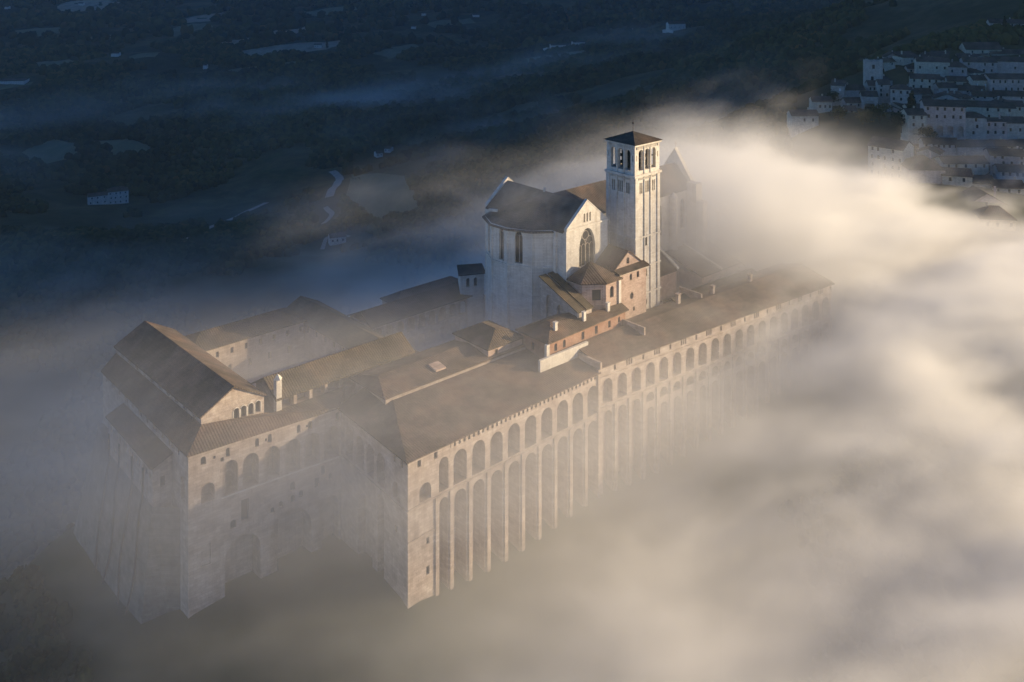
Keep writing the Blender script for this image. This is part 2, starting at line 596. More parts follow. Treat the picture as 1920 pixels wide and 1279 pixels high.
mountain('hills', [(1900, 480, -150, 300), (1900, 525, 200, 600), (1900, 590, 600, 900), (1950, 900, 800, 1000), (2100, 2000, 1150, 1100), (2300, 3000, 1350, 1200), (2350, 3500, 1050, 1200), (2500, 4300, 450, 1200)], LEAF)
# ------------------------------------------------------------------ the basilica and the convent
def put_windows(wins, parent, m=GLASS, name='window', label=None):
    for wm in wins:
        o = wm.build(name, m, parent)
        if label: o['label'] = label


def tracery(p0, p1, u, wd, zb, zt, depth, parent, o, name='window_tracery'):
    """stone mullions and small arches inside a large pointed window"""
    dx, dy = p1[0] - p0[0], p1[1] - p0[1]
    L = math.hypot(dx, dy)
    ux, uy = dx / L, dy / L
    nx, ny = uy, -ux
    mb = MB(o)

    def bar(ua, za, ub, zb_, t=0.16):
        dd = depth - 0.22
        du, dz = ub - ua, zb_ - za
        l = math.hypot(du, dz)
        pu, pz = -dz / l * t / 2, du / l * t / 2
        q = [(ua + pu, za + pz), (ua - pu, za - pz), (ub - pu, zb_ - pz), (ub + pu, zb_ + pz)]
        f = [(p0[0] + ux * a - nx * dd, p0[1] + uy * a - ny * dd, z) for a, z in q]
        k = [(p0[0] + ux * a - nx * depth, p0[1] + uy * a - ny * depth, z) for a, z in q]
        mb.poly(f)
        for i in range(4):
            mb.poly([f[i], k[i], k[(i + 1) % 4], f[(i + 1) % 4]])
    h = wd / 2
    zs = zt - wd * 0.85
    n = 4 if wd > 3 else 2
    for i in range(1, n):
        uu_ = u - h + wd * i / n
        bar(uu_, zb, uu_, zs + (0.6 if i != n // 2 else 1.0), 0.22 if i == n // 2 else 0.14)
    for i in range(n):
        c = u - h + wd * (i + 0.5) / n
        r = wd / n / 2
        for k in range(8):
            a, b = math.pi * k / 8, math.pi * (k + 1) / 8
            bar(c + r * math.cos(a), zs + r * math.sin(a) * 1.3, c + r * math.cos(b), zs + r * math.sin(b) * 1.3, 0.13)
    if n == 4:
        for c in (u - h / 2, u + h / 2):
            for k in range(10):
                a, b = math.pi * k / 10, math.pi * (k + 1) / 10
                bar(c + h / 2 * math.cos(a), zs + 0.5 + h / 2 * math.sin(a) * 1.5, c + h / 2 * math.cos(b), zs + 0.5 + h / 2 * math.sin(b) * 1.5, 0.16)
        for k in range(14):
            a, b = 2 * math.pi * k / 14, 2 * math.pi * (k + 1) / 14
            bar(u + h * 0.38 * math.cos(a), zs + wd * 0.52 + h * 0.38 * math.sin(a), u + h * 0.38 * math.cos(b), zs + wd * 0.52 + h * 0.38 * math.sin(b), 0.15)
    return mb.build(name, TRAC, parent)


# ---- bell tower
root, o = thing('bell_tower', 249, 217.9, 0, 'tall square white stone bell tower with arched belfry and low pyramid roof', 'bell tower')
A0, A1, B0, B1 = 243, 255, 211.9, 223.9
mb, wins = MB(o), []
cor = [(A0, B0), (A1, B0), (A1, B1), (A0, B1)]
for i in range(4):
    p, q = cor[i], cor[(i + 1) % 4]
    ops = []
    for k, u in enumerate((2.95, 6.0, 9.05)):
        ops.append((u, 2.25, 48.3, 54.9, 'arch', 1.1, 'open'))
    up = [(0.9, 0.35, 51.5, 53.4, 'rect', 0.3, True), (11.1, 0.35, 51.5, 53.4, 'rect', 0.3, True)]
    wall(mb, p, q, 46.6, 57, ops + up, wins=wins)
    low = []
    for u in (2.55, 3.35): low.append((u, 0.6, 41.0, 44.5, 'arch', 0.8, True))
    for u in (5.2, 6.0, 6.8): low.append((u, 0.6, 41.0, 44.7, 'arch', 0.8, True))
    for u in (8.65, 9.45): low.append((u, 0.6, 41.0, 44.5, 'arch', 0.8, True))
    if i == 0:
        low += [(5.4, 1.0, 14.2, 16.6, 'rect', 0.5, True), (5.4, 1.0, 5.2, 6.8, 'rect', 0.5, True), (5.4, 1.1, 24, 26.6, 'rect', 0.3, True)]
    wall(mb, p, q, -6, 46.6, low, wins=wins)
    # pilaster strips, corbel frieze and string courses
    dx, dy = (q[0] - p[0]) / 12, (q[1] - p[1]) / 12
    nx, ny = dy, -dx

    def strip(u0, u1, d, z0, z1):
        a, b = (p[0] + dx * u0, p[1] + dy * u0), (p[0] + dx * u1, p[1] + dy * u1)
        mb.prism([(a[0] + nx * d, a[1] + ny * d), (b[0] + nx * d, b[1] + ny * d), b, a], z0, z1)
    for u0, u1 in ((0, 1.3), (4.3, 4.7), (7.3, 7.7), (10.7, 12)):
        strip(u0, u1, 0.3, -5, 46.2)
        strip(u0 if u0 in (0,) else u0, u1, 0.22, 47.2, 56.0) if 4 < u0 < 8 else None
    for k in range(22):
        if k % 7 == 6: continue
        strip(0.9 + k * 0.48, 1.14 + k * 0.48, 0.25, 55.2, 56.0)
    for k in range(16):
        strip(1.9 + k * 0.53, 2.12 + k * 0.53, 0.24, 45.4, 46.0)
mb.build('wall', STONE, root)
put_windows(wins, root)
mb = MB(o)
for z, d, t in ((46.4, 0.55, 0.7), (27.0, 0.42, 0.35), (17.5, 0.42, 0.35), (8.8, 0.45, 0.4), (56.2, 0.5, 0.5)):
    mb.cut()
    mb.prism([(A0 - d, B0 - d), (A1 + d, B0 - d), (A1 + d, B0 + .05), (A0 - d, B0 + .05)], z, z + t)
    mb.prism([(A0 - d, B1 - .05), (A1 + d, B1 - .05), (A1 + d, B1 + d), (A0 - d, B1 + d)], z, z + t)
    mb.prism([(A0 - d, B0 + .05), (A0 + .05, B0 + .05), (A0 + .05, B1 - .05), (A0 - d, B1 - .05)], z, z + t)
    mb.prism([(A1 - .05, B0 + .05), (A1 + d, B0 + .05), (A1 + d, B1 - .05), (A1 - .05, B1 - .05)], z, z + t)
mb.each('string_course', STONE, root)
mb = MB(o)
mb.box(A0 + 1, A1 - 1, B0 + 1, B1 - 1, 47.5, 48.0)
mb.build('belfry_floor', STONE, root)
mb = MB(o)
e, ap = 0.9, (249, 217.9, 59.6)
q = [(A0 - e, B0 - e, 56.9), (A1 + e, B0 - e, 56.9), (A1 + e, B1 + e, 56.9), (A0 - e, B1 + e, 56.9)]
for i in range(4): mb.poly([q[i], q[(i + 1) % 4], ap])
mb.poly(q[::-1])
mb.build('roof', TILED, root)
mb = MB(o)
mb.frustum((249, 217.9), 0.09, 0.06, 59.4, 63.6, 6)
mb.frustum((249, 217.9), 0.10, 0.42, 61.8, 62.2, 8)
mb.frustum((249, 217.9), 0.42, 0.10, 62.2, 62.6, 8)
mb.box(248.4, 249.6, 217.86, 217.94, 63.1, 63.22)
mb.box(248.95, 249.05, 217.86, 217.94, 62.6, 64.0)
mb.build('weather_vane', IRON, root)
mb = MB(o)                                    # dark timber posts and solid core, added to darken the belfry openings
for a, b in ((245.6, 214.5), (245.6, 221.3), (252.4, 214.5), (252.4, 221.3), (249, 214.5), (249, 221.3), (245.6, 217.9), (252.4, 217.9)):
    mb.box(a - .3, a + .3, b - .3, b + .3, 48, 56)
for z in (49.4, 51.6, 54.0):
    for b in (214.5, 221.3): mb.box(245.9, 252.1, b - .22, b + .22, z, z + .5)
    for a in (245.6, 252.4): mb.box(a - .22, a + .22, 214.8, 221.0, z + .02, z + .48)
mb.box(A0 + .9, A1 - .9, B0 + .9, B1 - .9, 55.9, 56.4)
mb.box(246.4, 251.6, 215.4, 220.4, 48.1, 55.5)
mb.build('belfry_dark_core', BARK, root)
mb = MB(o)                                    # bells
for da in (-2.6, 0.4, 2.8):
    mb.cut()
    mb.frustum((249 + da, 213.7), 0.75, 0.35, 50.2, 51.6, 10)
mb.each('bell', IRON, root)
mb = MB(o)
mb.box(A0 + 1.1, A1 - 1.1, 213.6, 213.8, 51.7, 52.0)
mb.build('bell_beam', IRON, root)

# ---- upper church: nave, transept, apse
root, o = thing('basilica', 245, 236, 0, 'white stone Gothic basilica with polygonal apse and tall traceried windows behind the tower', 'church')
wins = []
mb = MB(o)
TA0, TA1, TB0, TB1, TE, TR = 219.0, 237.5, 218.5, 256.5, 33.2, 40.3
gm = (TA0 + TA1) / 2
# south gable wall
W = TA1 - TA0
wall(mb, (TA0, TB0), (TA1, TB0), -2, TE, [(W / 2, 7.2, 20.6, 32.2, 'point', 1.0, True)] + [(W / 2 + d, 0.7, 34.2, 37.0, 'arch', 0.5, True) for d in (-1.3, 0, 1.3)],
     top=[(0, TE), (W / 2, TR + 0.5), (W, TE)], wins=wins)
wall(mb, (TA1, TB1), (TA0, TB1), -10, TE, [(W / 2, 5.0, 13, 28, 'point', 1.0, True)], top=[(0, TE), (W / 2, TR + 0.5), (W, TE)], wins=wins)
# the back of both gables, seen above the roof
for bb in (TB0 + 0.9, TB1 - 0.9):
    d = 1 if bb < 230 else -1
    pts = [(TA0, bb, TE), (gm, bb, TR + 0.5), (TA1, bb, TE)]
    fr = [(p[0], bb - d * 0.9, p[2]) for p in pts]
    mb.poly(pts[::-1] if d > 0 else pts)
    mb.poly([fr[0], pts[0], pts[1], fr[1]])
    mb.poly([fr[1], pts[1], pts[2], fr[2]])
# west walls of the transept and the polygonal apse
ac, AE = 237.6, 32.4
apo = [(TA0, 252.6), (213.4, 249.6), (209.4, 242.0), (209.9, 235.2), (213.6, 228.0), (TA0, 223.6)]
AW = {2: (4.2, 2.1), 3: (3.7, 2.6), 1: (4.3, 2.2)}        # facet: window centre, width
wall(mb, (TA0, TB1), (TA0, apo[0][1]), -10, TE, wins=wins)
for k in range(5):
    p, q = apo[k], apo[k + 1]
    L = math.hypot(q[0] - p[0], q[1] - p[1])
    ops = [(AW[k][0], AW[k][1], 21.6, 31.6, 'point', 0.9, True)] if k in AW else []
    wall(mb, p, q, -10, AE, ops, wins=wins)
wall(mb, (TA0, apo[5][1]), (TA0, TB0), -4, TE, wins=wins)
wall(mb, (TA1, TB0), (TA1, 229.8), -2, TE, wins=wins)
wall(mb, (TA1, 245.4), (TA1, TB1), -10, TE, wins=wins)
mb.build('transept_wall', STONE, root)
tr1 = tracery((TA0, TB0), (TA1, TB0), W / 2, 7.2, 20.6, 32.2, 1.0, root, o)
for k in AW:
    tracery(apo[k], apo[k + 1], AW[k][0], AW[k][1], 21.6, 31.6, 0.9, root, o)
# thin stair turrets, downpipes and cornices
mb = MB(o)
for p in apo[1:5]:
    mb.cut()
    mb.frustum(p, 0.3, 0.3, -9, 32.2, 8)
mb.cut()
mb.obox((TA0 - 0.2, apo[5][1] - 0.6), 0, 1.0, 1.2, -6, 32.2)
mb.cut()
mb.obox((TA0 - 0.2, apo[0][1] + 0.6), 0, 1.0, 1.2, -9, 32.2)
mb.each('buttress', STONE, root)
mb = MB(o)
mb.box(TA0 - 0.15, TA1 + 0.1, TB0 - 0.35, TB0 + 0.0, 32.9, 33.4)
for k in range(5):
    p, q = apo[k], apo[k + 1]
    L = math.hypot(q[0] - p[0], q[1] - p[1])
    mx, my = (p[0] + q[0]) / 2, (p[1] + q[1]) / 2
    mb.cut()
    an = math.atan2(q[1] - p[1], q[0] - p[0])
    mb.obox((mx + math.sin(an) * 0.2, my - math.cos(an) * 0.2), an, L + 0.3, 0.45, 31.75, 32.3)
    mb.cut()
    mb.obox((mx + math.sin(an) * 0.15, my - math.cos(an) * 0.15), an, L + 0.2, 0.35, 20.6, 21.0)
mb.each('cornice', STONE, root)
# nave
NE, NR, NA1, NB0, NB1 = 31.5, 38.6, 296.0, 229.8, 245.4
mb = MB(o)
LN = NA1 - TA1
nops = [(x, 2.6, 17, 28, 'point', 0.8, True) for x in (24, 39, 52)]
wall(mb, (TA1, NB0), (NA1, NB0), 0, NE, nops, wins=wins)
wall(mb, (NA1, NB1), (TA1, NB1), -8, NE, nops, wins=wins)
WN = NB1 - NB0
wall(mb, (NA1, NB0 - 2.0), (NA1, NB1 + 2.0), 0, NE, [(WN / 2 + 2, 6.5, 17, 23.5, 'round', 0.7, True), (WN / 2 + 2, 4.6, 0.2, 9, 'point', 1.0, True)],
     top=[(0, NE - 1.5), (WN / 2 + 2, 43.6), (WN + 4, NE - 1.5)], wins=wins)
p = [(NA1 - 1.3, NB0 - 2, NE - 1.5), (NA1 - 1.3, (NB0 + NB1) / 2, 43.6), (NA1 - 1.3, NB1 + 2, NE - 1.5)]
f_ = [(NA1, q[1], q[2]) for q in p]
mb.poly([p[0], (p[0][0], p[0][1], 0), (p[2][0], p[2][1], 0), p[2], p[1]])
mb.poly([f_[0], f_[1], p[1], p[0]])
mb.poly([f_[1], f_[2], p[2], p[1]])
mb.poly([(NA1 - 1.3, NB0 - 2, 0), (NA1, NB0 - 2, 0), (NA1, NB0 - 2, NE - 1.5), (NA1 - 1.3, NB0 - 2, NE - 1.5)])
mb.build('nave_wall', STONE, root)
mb = MB(o)
for x in (15, 31, 46):
    mb.cut()
    mb.frustum((TA1 + x, NB0 - 0.6), 1.7, 1.7, 0, 29.5, 14)
    mb.frustum((TA1 + x, NB0 - 0.6), 1.9, 0.3, 29.5, 31.2, 14)
    mb.cut()
    mb.frustum((TA1 + x, NB1 + 0.6), 1.7, 1.7, -6, 29.5, 14)
mb.cut()
mb.box(NA1 - 4.6, NA1 - 1.4, NB0 - 4.6, NB0 - 0.2, 0, 33.5)
mb.box(NA1 - 4.2, NA1 - 1.6, NB0 - 7.2, NB0 - 4.6, 0, 27.5)
mb.each('buttress', STONE, root)
put_windows(wins, root)
# roofs
mb = MB(o)
k = (TR - TE) / (gm - TA0)
e = 0.7
mb.slab([(TA0 - e, TB1 - 0.9, TE - k * e), (TA0 - e, TB0 + 0.9, TE - k * e), (gm, TB0 + 0.9, TR - 0.3), (gm, TB1 - 0.9, TR - 0.3)], 0.4)
mb.slab([(TA1 + e, TB0 + 0.9, TE - k * e), (TA1 + e, TB1 - 0.9, TE - k * e), (gm, TB1 - 0.9, TR - 0.3), (gm, TB0 + 0.9, TR - 0.3)], 0.4)
# apse half-cone roof rising to the transept ridge
top_ = (gm - 0.6, ac, TR - 0.9)
ex = [(ac_a - 0.9 * (1 if 0 < i < 5 else 0), ac + (ac_b - ac) * 1.07, 32.0) for i, (ac_a, ac_b) in enumerate(apo)]
for i in range(5):
    mb.slab([ex[i], ex[i + 1], top_], 0.4)
gable_roof(mb, TA1 - 9.2, NA1 - 1.3, NB0, NB1, NE, NR, 'a', 0.0 + 0.5, 0.4)
mb.build('roof', TILEC, root)
mb = MB(o)
mb.obox((213.8, 246.5), R(-60), 3.0, 0.8, 34.2, 34.9)
mb.cut()
mb.obox((228.2, 237.6), 0, 0.7, 0.7, 39.0, 41.0)
mb.each('ridge_lantern', STONE, root)
# copings along the gables
mb = MB(o)
for bb in (TB0 - 0.1, TB1 - 1.0):
    mb.cut()
    for s0, s1 in ((TA0, gm), (TA1, gm)):
        za, zb = TE + 0.05, TR + 0.55
        mb.slab([(s0, bb, za + .3), (s1, bb, zb + .3), (s1, bb + 1.1, zb + .3), (s0, bb + 1.1, za + .3)] if s0 < s1 else
                [(s0, bb + 1.1, za + .3), (s1, bb + 1.1, zb + .3), (s1, bb, zb + .3), (s0, bb, za + .3)], 0.35)
bm_ = (NB0 + NB1) / 2
mb.cut()
for s0 in (NB0 - 2, NB1 + 2):
    pts = [(NA1 - 1.5, s0, NE - 1.2), (NA1 + .15, s0, NE - 1.2), (NA1 + .15, bm_, 43.95), (NA1 - 1.5, bm_, 43.95)]
    mb.slab(pts if s0 < bm_ else pts[::-1], 0.4)
mb.box(NA1 - 0.8, NA1 - 0.6, bm_ - 0.1, bm_ + 0.1, 43.9, 46.6)
mb.box(NA1 - 0.8, NA1 - 0.6, bm_ - 0.6, bm_ + 0.6, 45.5, 45.7)
mb.each('gable_coping', STONE, root)

# ---- helper for ordinary convent buildings
def block(name, fp, z0, z1, label, cat, m, ops=None, roofs=(), rm=TILE, group=None, extra=None, depth=None, o0=None, win_label=None):
    """fp = counterclockwise footprint; ops = {side index: openings}; roofs = list of plane point lists"""
    ca, cb = sum(p[0] for p in fp) / len(fp), sum(p[1] for p in fp) / len(fp)
    root, o = thing(name, ca, cb, z0, label, cat, group)
    mb, wins = MB(o), []
    for i in range(len(fp)):
        p, q = fp[i], fp[(i + 1) % len(fp)]
        sp = (ops or {}).get(i, ())
        top = None
        if isinstance(sp, dict): top, sp = sp['top'], sp['ops']
        wall(mb, p, q, z0, z1, sp, top=top, wins=wins)
    mb.build('wall', m, root)
    put_windows(wins, root)
    if roofs:
        mb = MB(o)
        for r in roofs: mb.slab(r, 0.35)
        mb.build('roof', rm, root)
    return root, o


def hip(fp4, ze, zr, inset, oh=0.6):
    """hip roof planes over a rectangle a0,a1,b0,b1 with the ridge along its long side"""
    a0, a1, b0, b1 = fp4
    a0, a1, b0, b1 = a0 - oh, a1 + oh, b0 - oh, b1 + oh
    if a1 - a0 >= b1 - b0:
        m = (b0 + b1) / 2
        r0, r1 = (a0 + inset, m, zr), (a1 - inset, m, zr)
        return [[(a0, b0, ze), (a1, b0, ze), r1, r0], [(a1, b1, ze), (a0, b1, ze), r0, r1], [(a0, b1, ze), (a0, b0, ze), r0], [(a1, b0, ze), (a1, b1, ze), r1]]
    m = (a0 + a1) / 2
    r0, r1 = (m, b0 + inset, zr), (m, b1 - inset, zr)
    return [[(a0, b0, ze), (a1, b0, ze), r0], [(a1, b1, ze), (a0, b1, ze), r1], [(a0, b1, ze), (a0, b0, ze), r0, r1], [(a1, b0, ze), (a1, b1, ze), r1, r0]]


# ---- the long arcaded south range
root, o = thing('arcaded_range', 225, 202, -30, 'long sunlit convent range with two tiers of tall arches above the fog', 'convent building')
G0, G1, G2 = (139.8, 191.5), (207.0, 193.6), (314.0, 185.0)
mb, wins = MB(o), []
L1 = math.hypot(G1[0] - G0[0], G1[1] - G0[1])
ops = [(5.2, 3.6, -9.2, -5.0, 'arch', 2.6, False), (6.0, 0.9, -19.8, -18.2, 'rect', 0.5, True), (6.0, 1.0, -27, -25, 'rect', 0.5, True),
       (3.4, 1.1, -0.6, 1.0, 'rect', 0.5, True), (8.4, 1.1, -0.5, 1.1, 'rect', 0.5, True)]
mer = []
for k in range(10):
    u = 10.9 + (0 if k == 0 else 5.2 + (k - 1) * 6.05)
    wd = 3.0 if k == 0 else 4.25
    if u + wd / 2 > L1 - .4: break
    ops.append((u, wd, -9.0, -1.0, 'arch', 4.2, False))
    ops.append((u, wd * 0.93, -40, -10.7, 'arch', 4.0, False))
wall(mb, G0, G1, -46, 2.6, ops, top=[(0, 1.6), (13.0, 1.6), (13.001, 0.4), (L1, 0.4)], wins=wins)
L2 = math.hypot(G2[0] - G1[0], G2[1] - G1[1])
ops = []
k = 0
u = 3.2
while u < L2 - 3:
    ops.append((u, 3.7, -7.4, -0.6, 'arch', 4.2, False))
    if k < 3:
        ops.append((u, 3.4, -36, -9.6, 'arch', 4.0, False))
    else:
        ops.append((u, 3.2, -11.8, -9.2, 'arch', 3.0, False))
        ops.append((u, 3.3, -34, -13.6, 'arch', 4.0, False))
    if k % 2 == 1:
        for d in (-0.9, 0, 0.9): ops.append((u + 2.8 + d, 0.62, 1.0, 2.8, 'arch', 0.5, True))
    else:
        ops.append((u + 2.8, 0.8, 1.0, 2.5, 'rect', 0.5, True))
    u += 5.6
    k += 1
wall(mb, G1, G2, -46, 3.4, ops, wins=wins)
# short west side with its own arches
I1 = (142.3, 224.0)
wops = [(32.6 - (219.8 - 191.5) + 28.3 - x, 3.5, -9, -1.2, 'arch', 1.7, False) for x in ()]
LW = math.hypot(I1[0] - G0[0], I1[1] - G0[1])
for x in (12.4, 17.5, 22.7, 28.2):
    wops.append((LW - x, 3.7, -9.2, -1.4, 'arch', 3.6, False))
wops.append((LW - 12.4, 3.0, -42, -11.4, 'arch', 2.0, False))
wops.append((LW - 20.0, 7.0, -40, -15, 'arch', 2.0, False))
wops += [(LW - 5.2, 3.4, -9.4, -5.2, 'arch', 1.2, False), (LW - 2.6, 0.9, -0.6, 0.9, 'rect', 0.5, True), (LW - 6, 0.9, -0.6, 0.9, 'rect', 0.5, True), (LW - 5.2, 0.9, -17, -15.4, 'rect', 0.5, True)]
wall(mb, I1, G0, -46, 0.9, wops, wins=wins)
wall(mb, G2, (316, 205), -40, 3.4)
wall(mb, (316, 205), (208, 213), -10, 3.4)
mb.build('wall', ROUGH, root)
put_windows(wins, root)
# merlons, pilasters, string courses
mb = MB(o)
d1 = ((G1[0] - G0[0]) / L1, (G1[1] - G0[1]) / L1)
an1 = math.atan2(d1[1], d1[0])
u = 13.6
while u < L1 - 0.4:
    mb.cut()
    mb.obox((G0[0] + d1[0] * u - d1[1] * -0.35, G0[1] + d1[1] * u + 0.35), an1, 0.85, 0.7, 0.4, 2.1)
    u += 1.55
u = 1.0
dw = ((G0[0] - I1[0]) / LW, (G0[1] - I1[1]) / LW)
while u < LW - 8:
    mb.cut()
    mb.obox((I1[0] + dw[0] * u + 0.4, I1[1] + dw[1] * u), R(90), 0.85, 0.7, 0.9, 2.1)
    u += 1.6
mb.each('merlon', ROUGH, root)
mb = MB(o)
for k in range(10):
    u = 8.6 if k == 0 else 13.1 + (k - 1) * 6.05
    if u > L1: break
    mb.cut()
    mb.obox((G0[0] + d1[0] * u, G0[1] + d1[1] * u - 0.18), an1, 1.0, 0.5, -44, -9.6)
mb.cut()
mb.obox(((G0[0] + G1[0]) / 2, (G0[1] + G1[1]) / 2 - 0.1), an1, L1 - 0.1, 0.35, -9.75, -9.45)
mb.cut()
mb.obox((G0[0] + 4.5, G0[1] + 0.05), an1, 9, 0.35, -17.2, -16.9)
d2 = ((G2[0] - G1[0]) / L2, (G2[1] - G1[1]) / L2)
an2 = math.atan2(d2[1], d2[0])
mb.cut()
mb.obox(((G2[0] + G1[0]) / 2, (G2[1] + G1[1]) / 2 - 0.1), an2, L2 - 0.1, 0.35, -8.3, -8.0)
mb.cut()
mb.obox(((G2[0] + G1[0]) / 2, (G2[1] + G1[1]) / 2 - 0.1), an2, L2 - 0.1, 0.35, 0.1, 0.35)
mb.cut()
mb.obox((G1[0] - 0.4, G1[1] - 0.15), an1, 0.9, 0.7, -44, 3.0)
for k in range(21):
    u = 6.0 + k * 5.6
    if u > L2: break
    mb.cut()
    mb.obox((G1[0] + d2[0] * u, G1[1] + d2[1] * u - 0.18), an2, 0.9, 0.5, -44, -8.2)
mb.cut()
mb.obox(((G0[0] + I1[0]) / 2 - 0.1, (G0[1] + I1[1]) / 2), math.atan2(dw[1], dw[0]), LW - 0.1, 0.35, -10.2, -9.9)
mb.each('buttress', ROUGH, root)
# roof: eaves z 2.1 rising to a wall strip, west end hipped
mb = MB(o)
e = 0.8
H1 = (150.5, 212.6, 5.4)
mb.slab([(G0[0] - e, G0[1] - e, 2.15), (G1[0], G1[1] - e, 2.15), (G1[0] + 0.3, 212.6, 5.4), H1], 0.3)
mb.slab([(I1[0] - e, I1[1] + 1, 2.15), (G0[0] - e, G0[1] - e, 2.15), H1, (150.5, 224, 5.4)], 0.3)
mb.slab([(G1[0] + 0.3, G1[1] - e, 3.4), (G2[0] + e, G2[1] - e, 3.4), (G2[0] + 2, 198, 6.4), (G1[0] + 0.3, 203.5, 6.4)], 0.3)
mb.slab([(316, 207, 4.2), (G1[0] + 0.3, 212.8, 4.2), (G1[0] + 0.3, 203.5, 6.4), (G2[0] + 2, 198, 6.4)], 0.3)
mb.build('roof', TILE, root)
mb = MB(o)
mb.box(G1[0] - .35, G1[0] + .35, 192.8, 213, 3.0, 4.9)
mb.cut()
mb.box(264, 264.6, 202, 211, 5.0, 7.3)
mb.cut()
mb.box(229.5, 230.1, 196.5, 208.5, 5.2, 7.4)
mb.each('parapet', ROUGH, root)
mb = MB(o)
for a, b in ((256, 205), (270, 202), (288, 200)):
    mb.cut()
    mb.obox((a, b), 0.1, 1.3, 1.0, 5.0, 8.4)
    mb.obox((a, b), 0.1, 1.7, 1.4, 8.4, 8.7)
mb.each('chimney', ROUGH, root)

# ---- middle roof block north of the long range
blk, o = block('refectory_block', [(148.5, 212.9), (199, 212.9), (199, 229), (150, 229)], -4, 5.9,
      'low wide convent block with brownish roof and pale parapet strip along the long range', 'convent building', ROUGH,
      roofs=[[(148.5, 213.3, 6.1), (199.3, 213.3, 6.1), (199.3, 223, 7.5), (153, 223, 7.5)], [(199.3, 230, 6.1), (150, 230, 6.1), (153, 223, 7.5), (199.3, 223, 7.5)],
             [(148.5, 230, 6.1), (148.5, 213.3, 6.1), (153, 223, 7.5)]], rm=TILE)
mb = MB(o)
mb.slab([(167, 216.0, 6.95), (170.4, 216.0, 6.95), (170.4, 219.4, 7.5), (167, 219.4, 7.5)], 0.5)
mb.build('skylight', PINK, blk)
# ---- loggia building
aL, aR = 128.5, 170.5
blk, o = block('loggia_wing', [(aL, 232.2), (aR, 232.2), (aR, 243.5), (aL, 243.5)], -12, 6.2,
      'long tiled wing with an open pillared gallery under its eaves', 'convent building', ROUGH,
      ops={0: [(2.9 + i * 4.6, 3.7, 2.6, 5.7, 'rect', 2.6, False) for i in range(9) if 2.9 + i * 4.6 < 41],
           1: {'top': [(0, 6.2), (5.6, 9.4), (11.3, 6.2)], 'ops': [(5.6, 1.4, 3.5, 5.5, 'arch', 0.4, True)]},
           2: [(4 + i * 5.0, 1.0, 1.5, 3.4, 'rect', 0.4, True) for i in range(8)] + [(4 + i * 5.0, 1.0, -4, -2, 'rect', 0.4, True) for i in range(8)],
           3: {'top': [(0, 6.2), (5.6, 9.4), (11.3, 6.2)], 'ops': []}},
      roofs=[[(aL - 1, 231.2, 6.0), (aR + .8, 231.2, 6.0), (aR + .8, 237.8, 9.7), (aL - 1, 237.8, 9.7)], [(aR + .8, 244.4, 6.0), (aL - 1, 244.4, 6.0), (aL - 1, 237.8, 9.7), (aR + .8, 237.8, 9.7)]], rm=TILEG)
mb = MB(o)
mb.box(aL - .6, aL + .9, 231.5, 233.0, 0, 10.8)
mb.frustum((aL + .15, 232.25), 1.3, 0.2, 10.8, 12.0, 4)
mb.build('corner_pier', STONE, blk)
# lean-to roof in front of loggia and hall, above the west wing's south face
# ---- west wing
root, o = thing('west_wing', 118, 240, -35, 'shaded convent wing with large upper arches, end gable of four windows and sloping west wall', 'convent building')
Wc = (102.6, 227.4)
mb, wins = MB(o), []
Lw = math.hypot(I1[0] - Wc[0], I1[1] - Wc[1])
dW = ((I1[0] - Wc[0]) / Lw, (I1[1] - Wc[1]) / Lw)
ops = [(4.7, 3.3, -10, -5.6, 'arch', 3.0, False), (3.6, 1.3, -0.9, 1.0, 'arch', 0.5, True), (6.3, 0.6, -0.4, 0.3, 'rect', 0.4, True)]
for i, x in enumerate((10.2, 15.4, 20.9, 26.4, 31.7, 37.2)):
    ops.append((x, 4.1 if i else 3.8, -10.0, -2.0, 'arch', 4.5, False))
    ops.append((x + 1.6 if i % 2 else x - 0.6, 1.0, -0.9, 1.2, 'arch', 0.5, True))
    if i % 2: ops.append((x + 3.9, 0.6, -0.3, 0.5, 'rect', 0.4, True))
ops += [(8.2, 0.8, -1.7, -0.7, 'rect', 0.4, True), (13.9, 1.9, -17.6, -12.6, 'rect', 0.6, True), (11.0, 1.5, -18.6, -16.6, 'arch', 0.5, True),
        (26.4, 1.4, -14.8, -12.6, 'arch', 0.5, True), (23.2, 1.0, -17.8, -16.3, 'arch', 0.5, True), (21.0, 1.0, -18.6, -17.1, 'arch', 0.5, True), (26.4, 1.1, -17.6, -15.9, 'arch', 0.5, True), (28.6, 1.1, -17.2, -15.5, 'arch', 0.5, True),
        (33.0, 1.2, -16, -13.8, 'rect', 0.5, True), (34.8, 1.2, -13.6, -11.2, 'rect', 0.5, True), (36.8, 1.0, -15.6, -13.8, 'arch', 0.5, True),
        (13.4, 9.0, -42, -21, 'arch', 5.0, False), (25.8, 11.4, -42, -19.2, 'arch', 5.0, False), (36.2, 6.0, -42, -19.5, 'arch', 3.0, False), (4.2, 2.4, -25, -20, 'rect', 0.4, False)]
ops_up = [q for q in ops if q[2] > -12]
ops_lo = [q for q in ops if q[2] <= -12]
wall(mb, Wc, I1, -11.0, 2.3, ops_up, wins=wins)
wall(mb, Wc, I1, -48, -11.0, ops_lo, wins=wins)
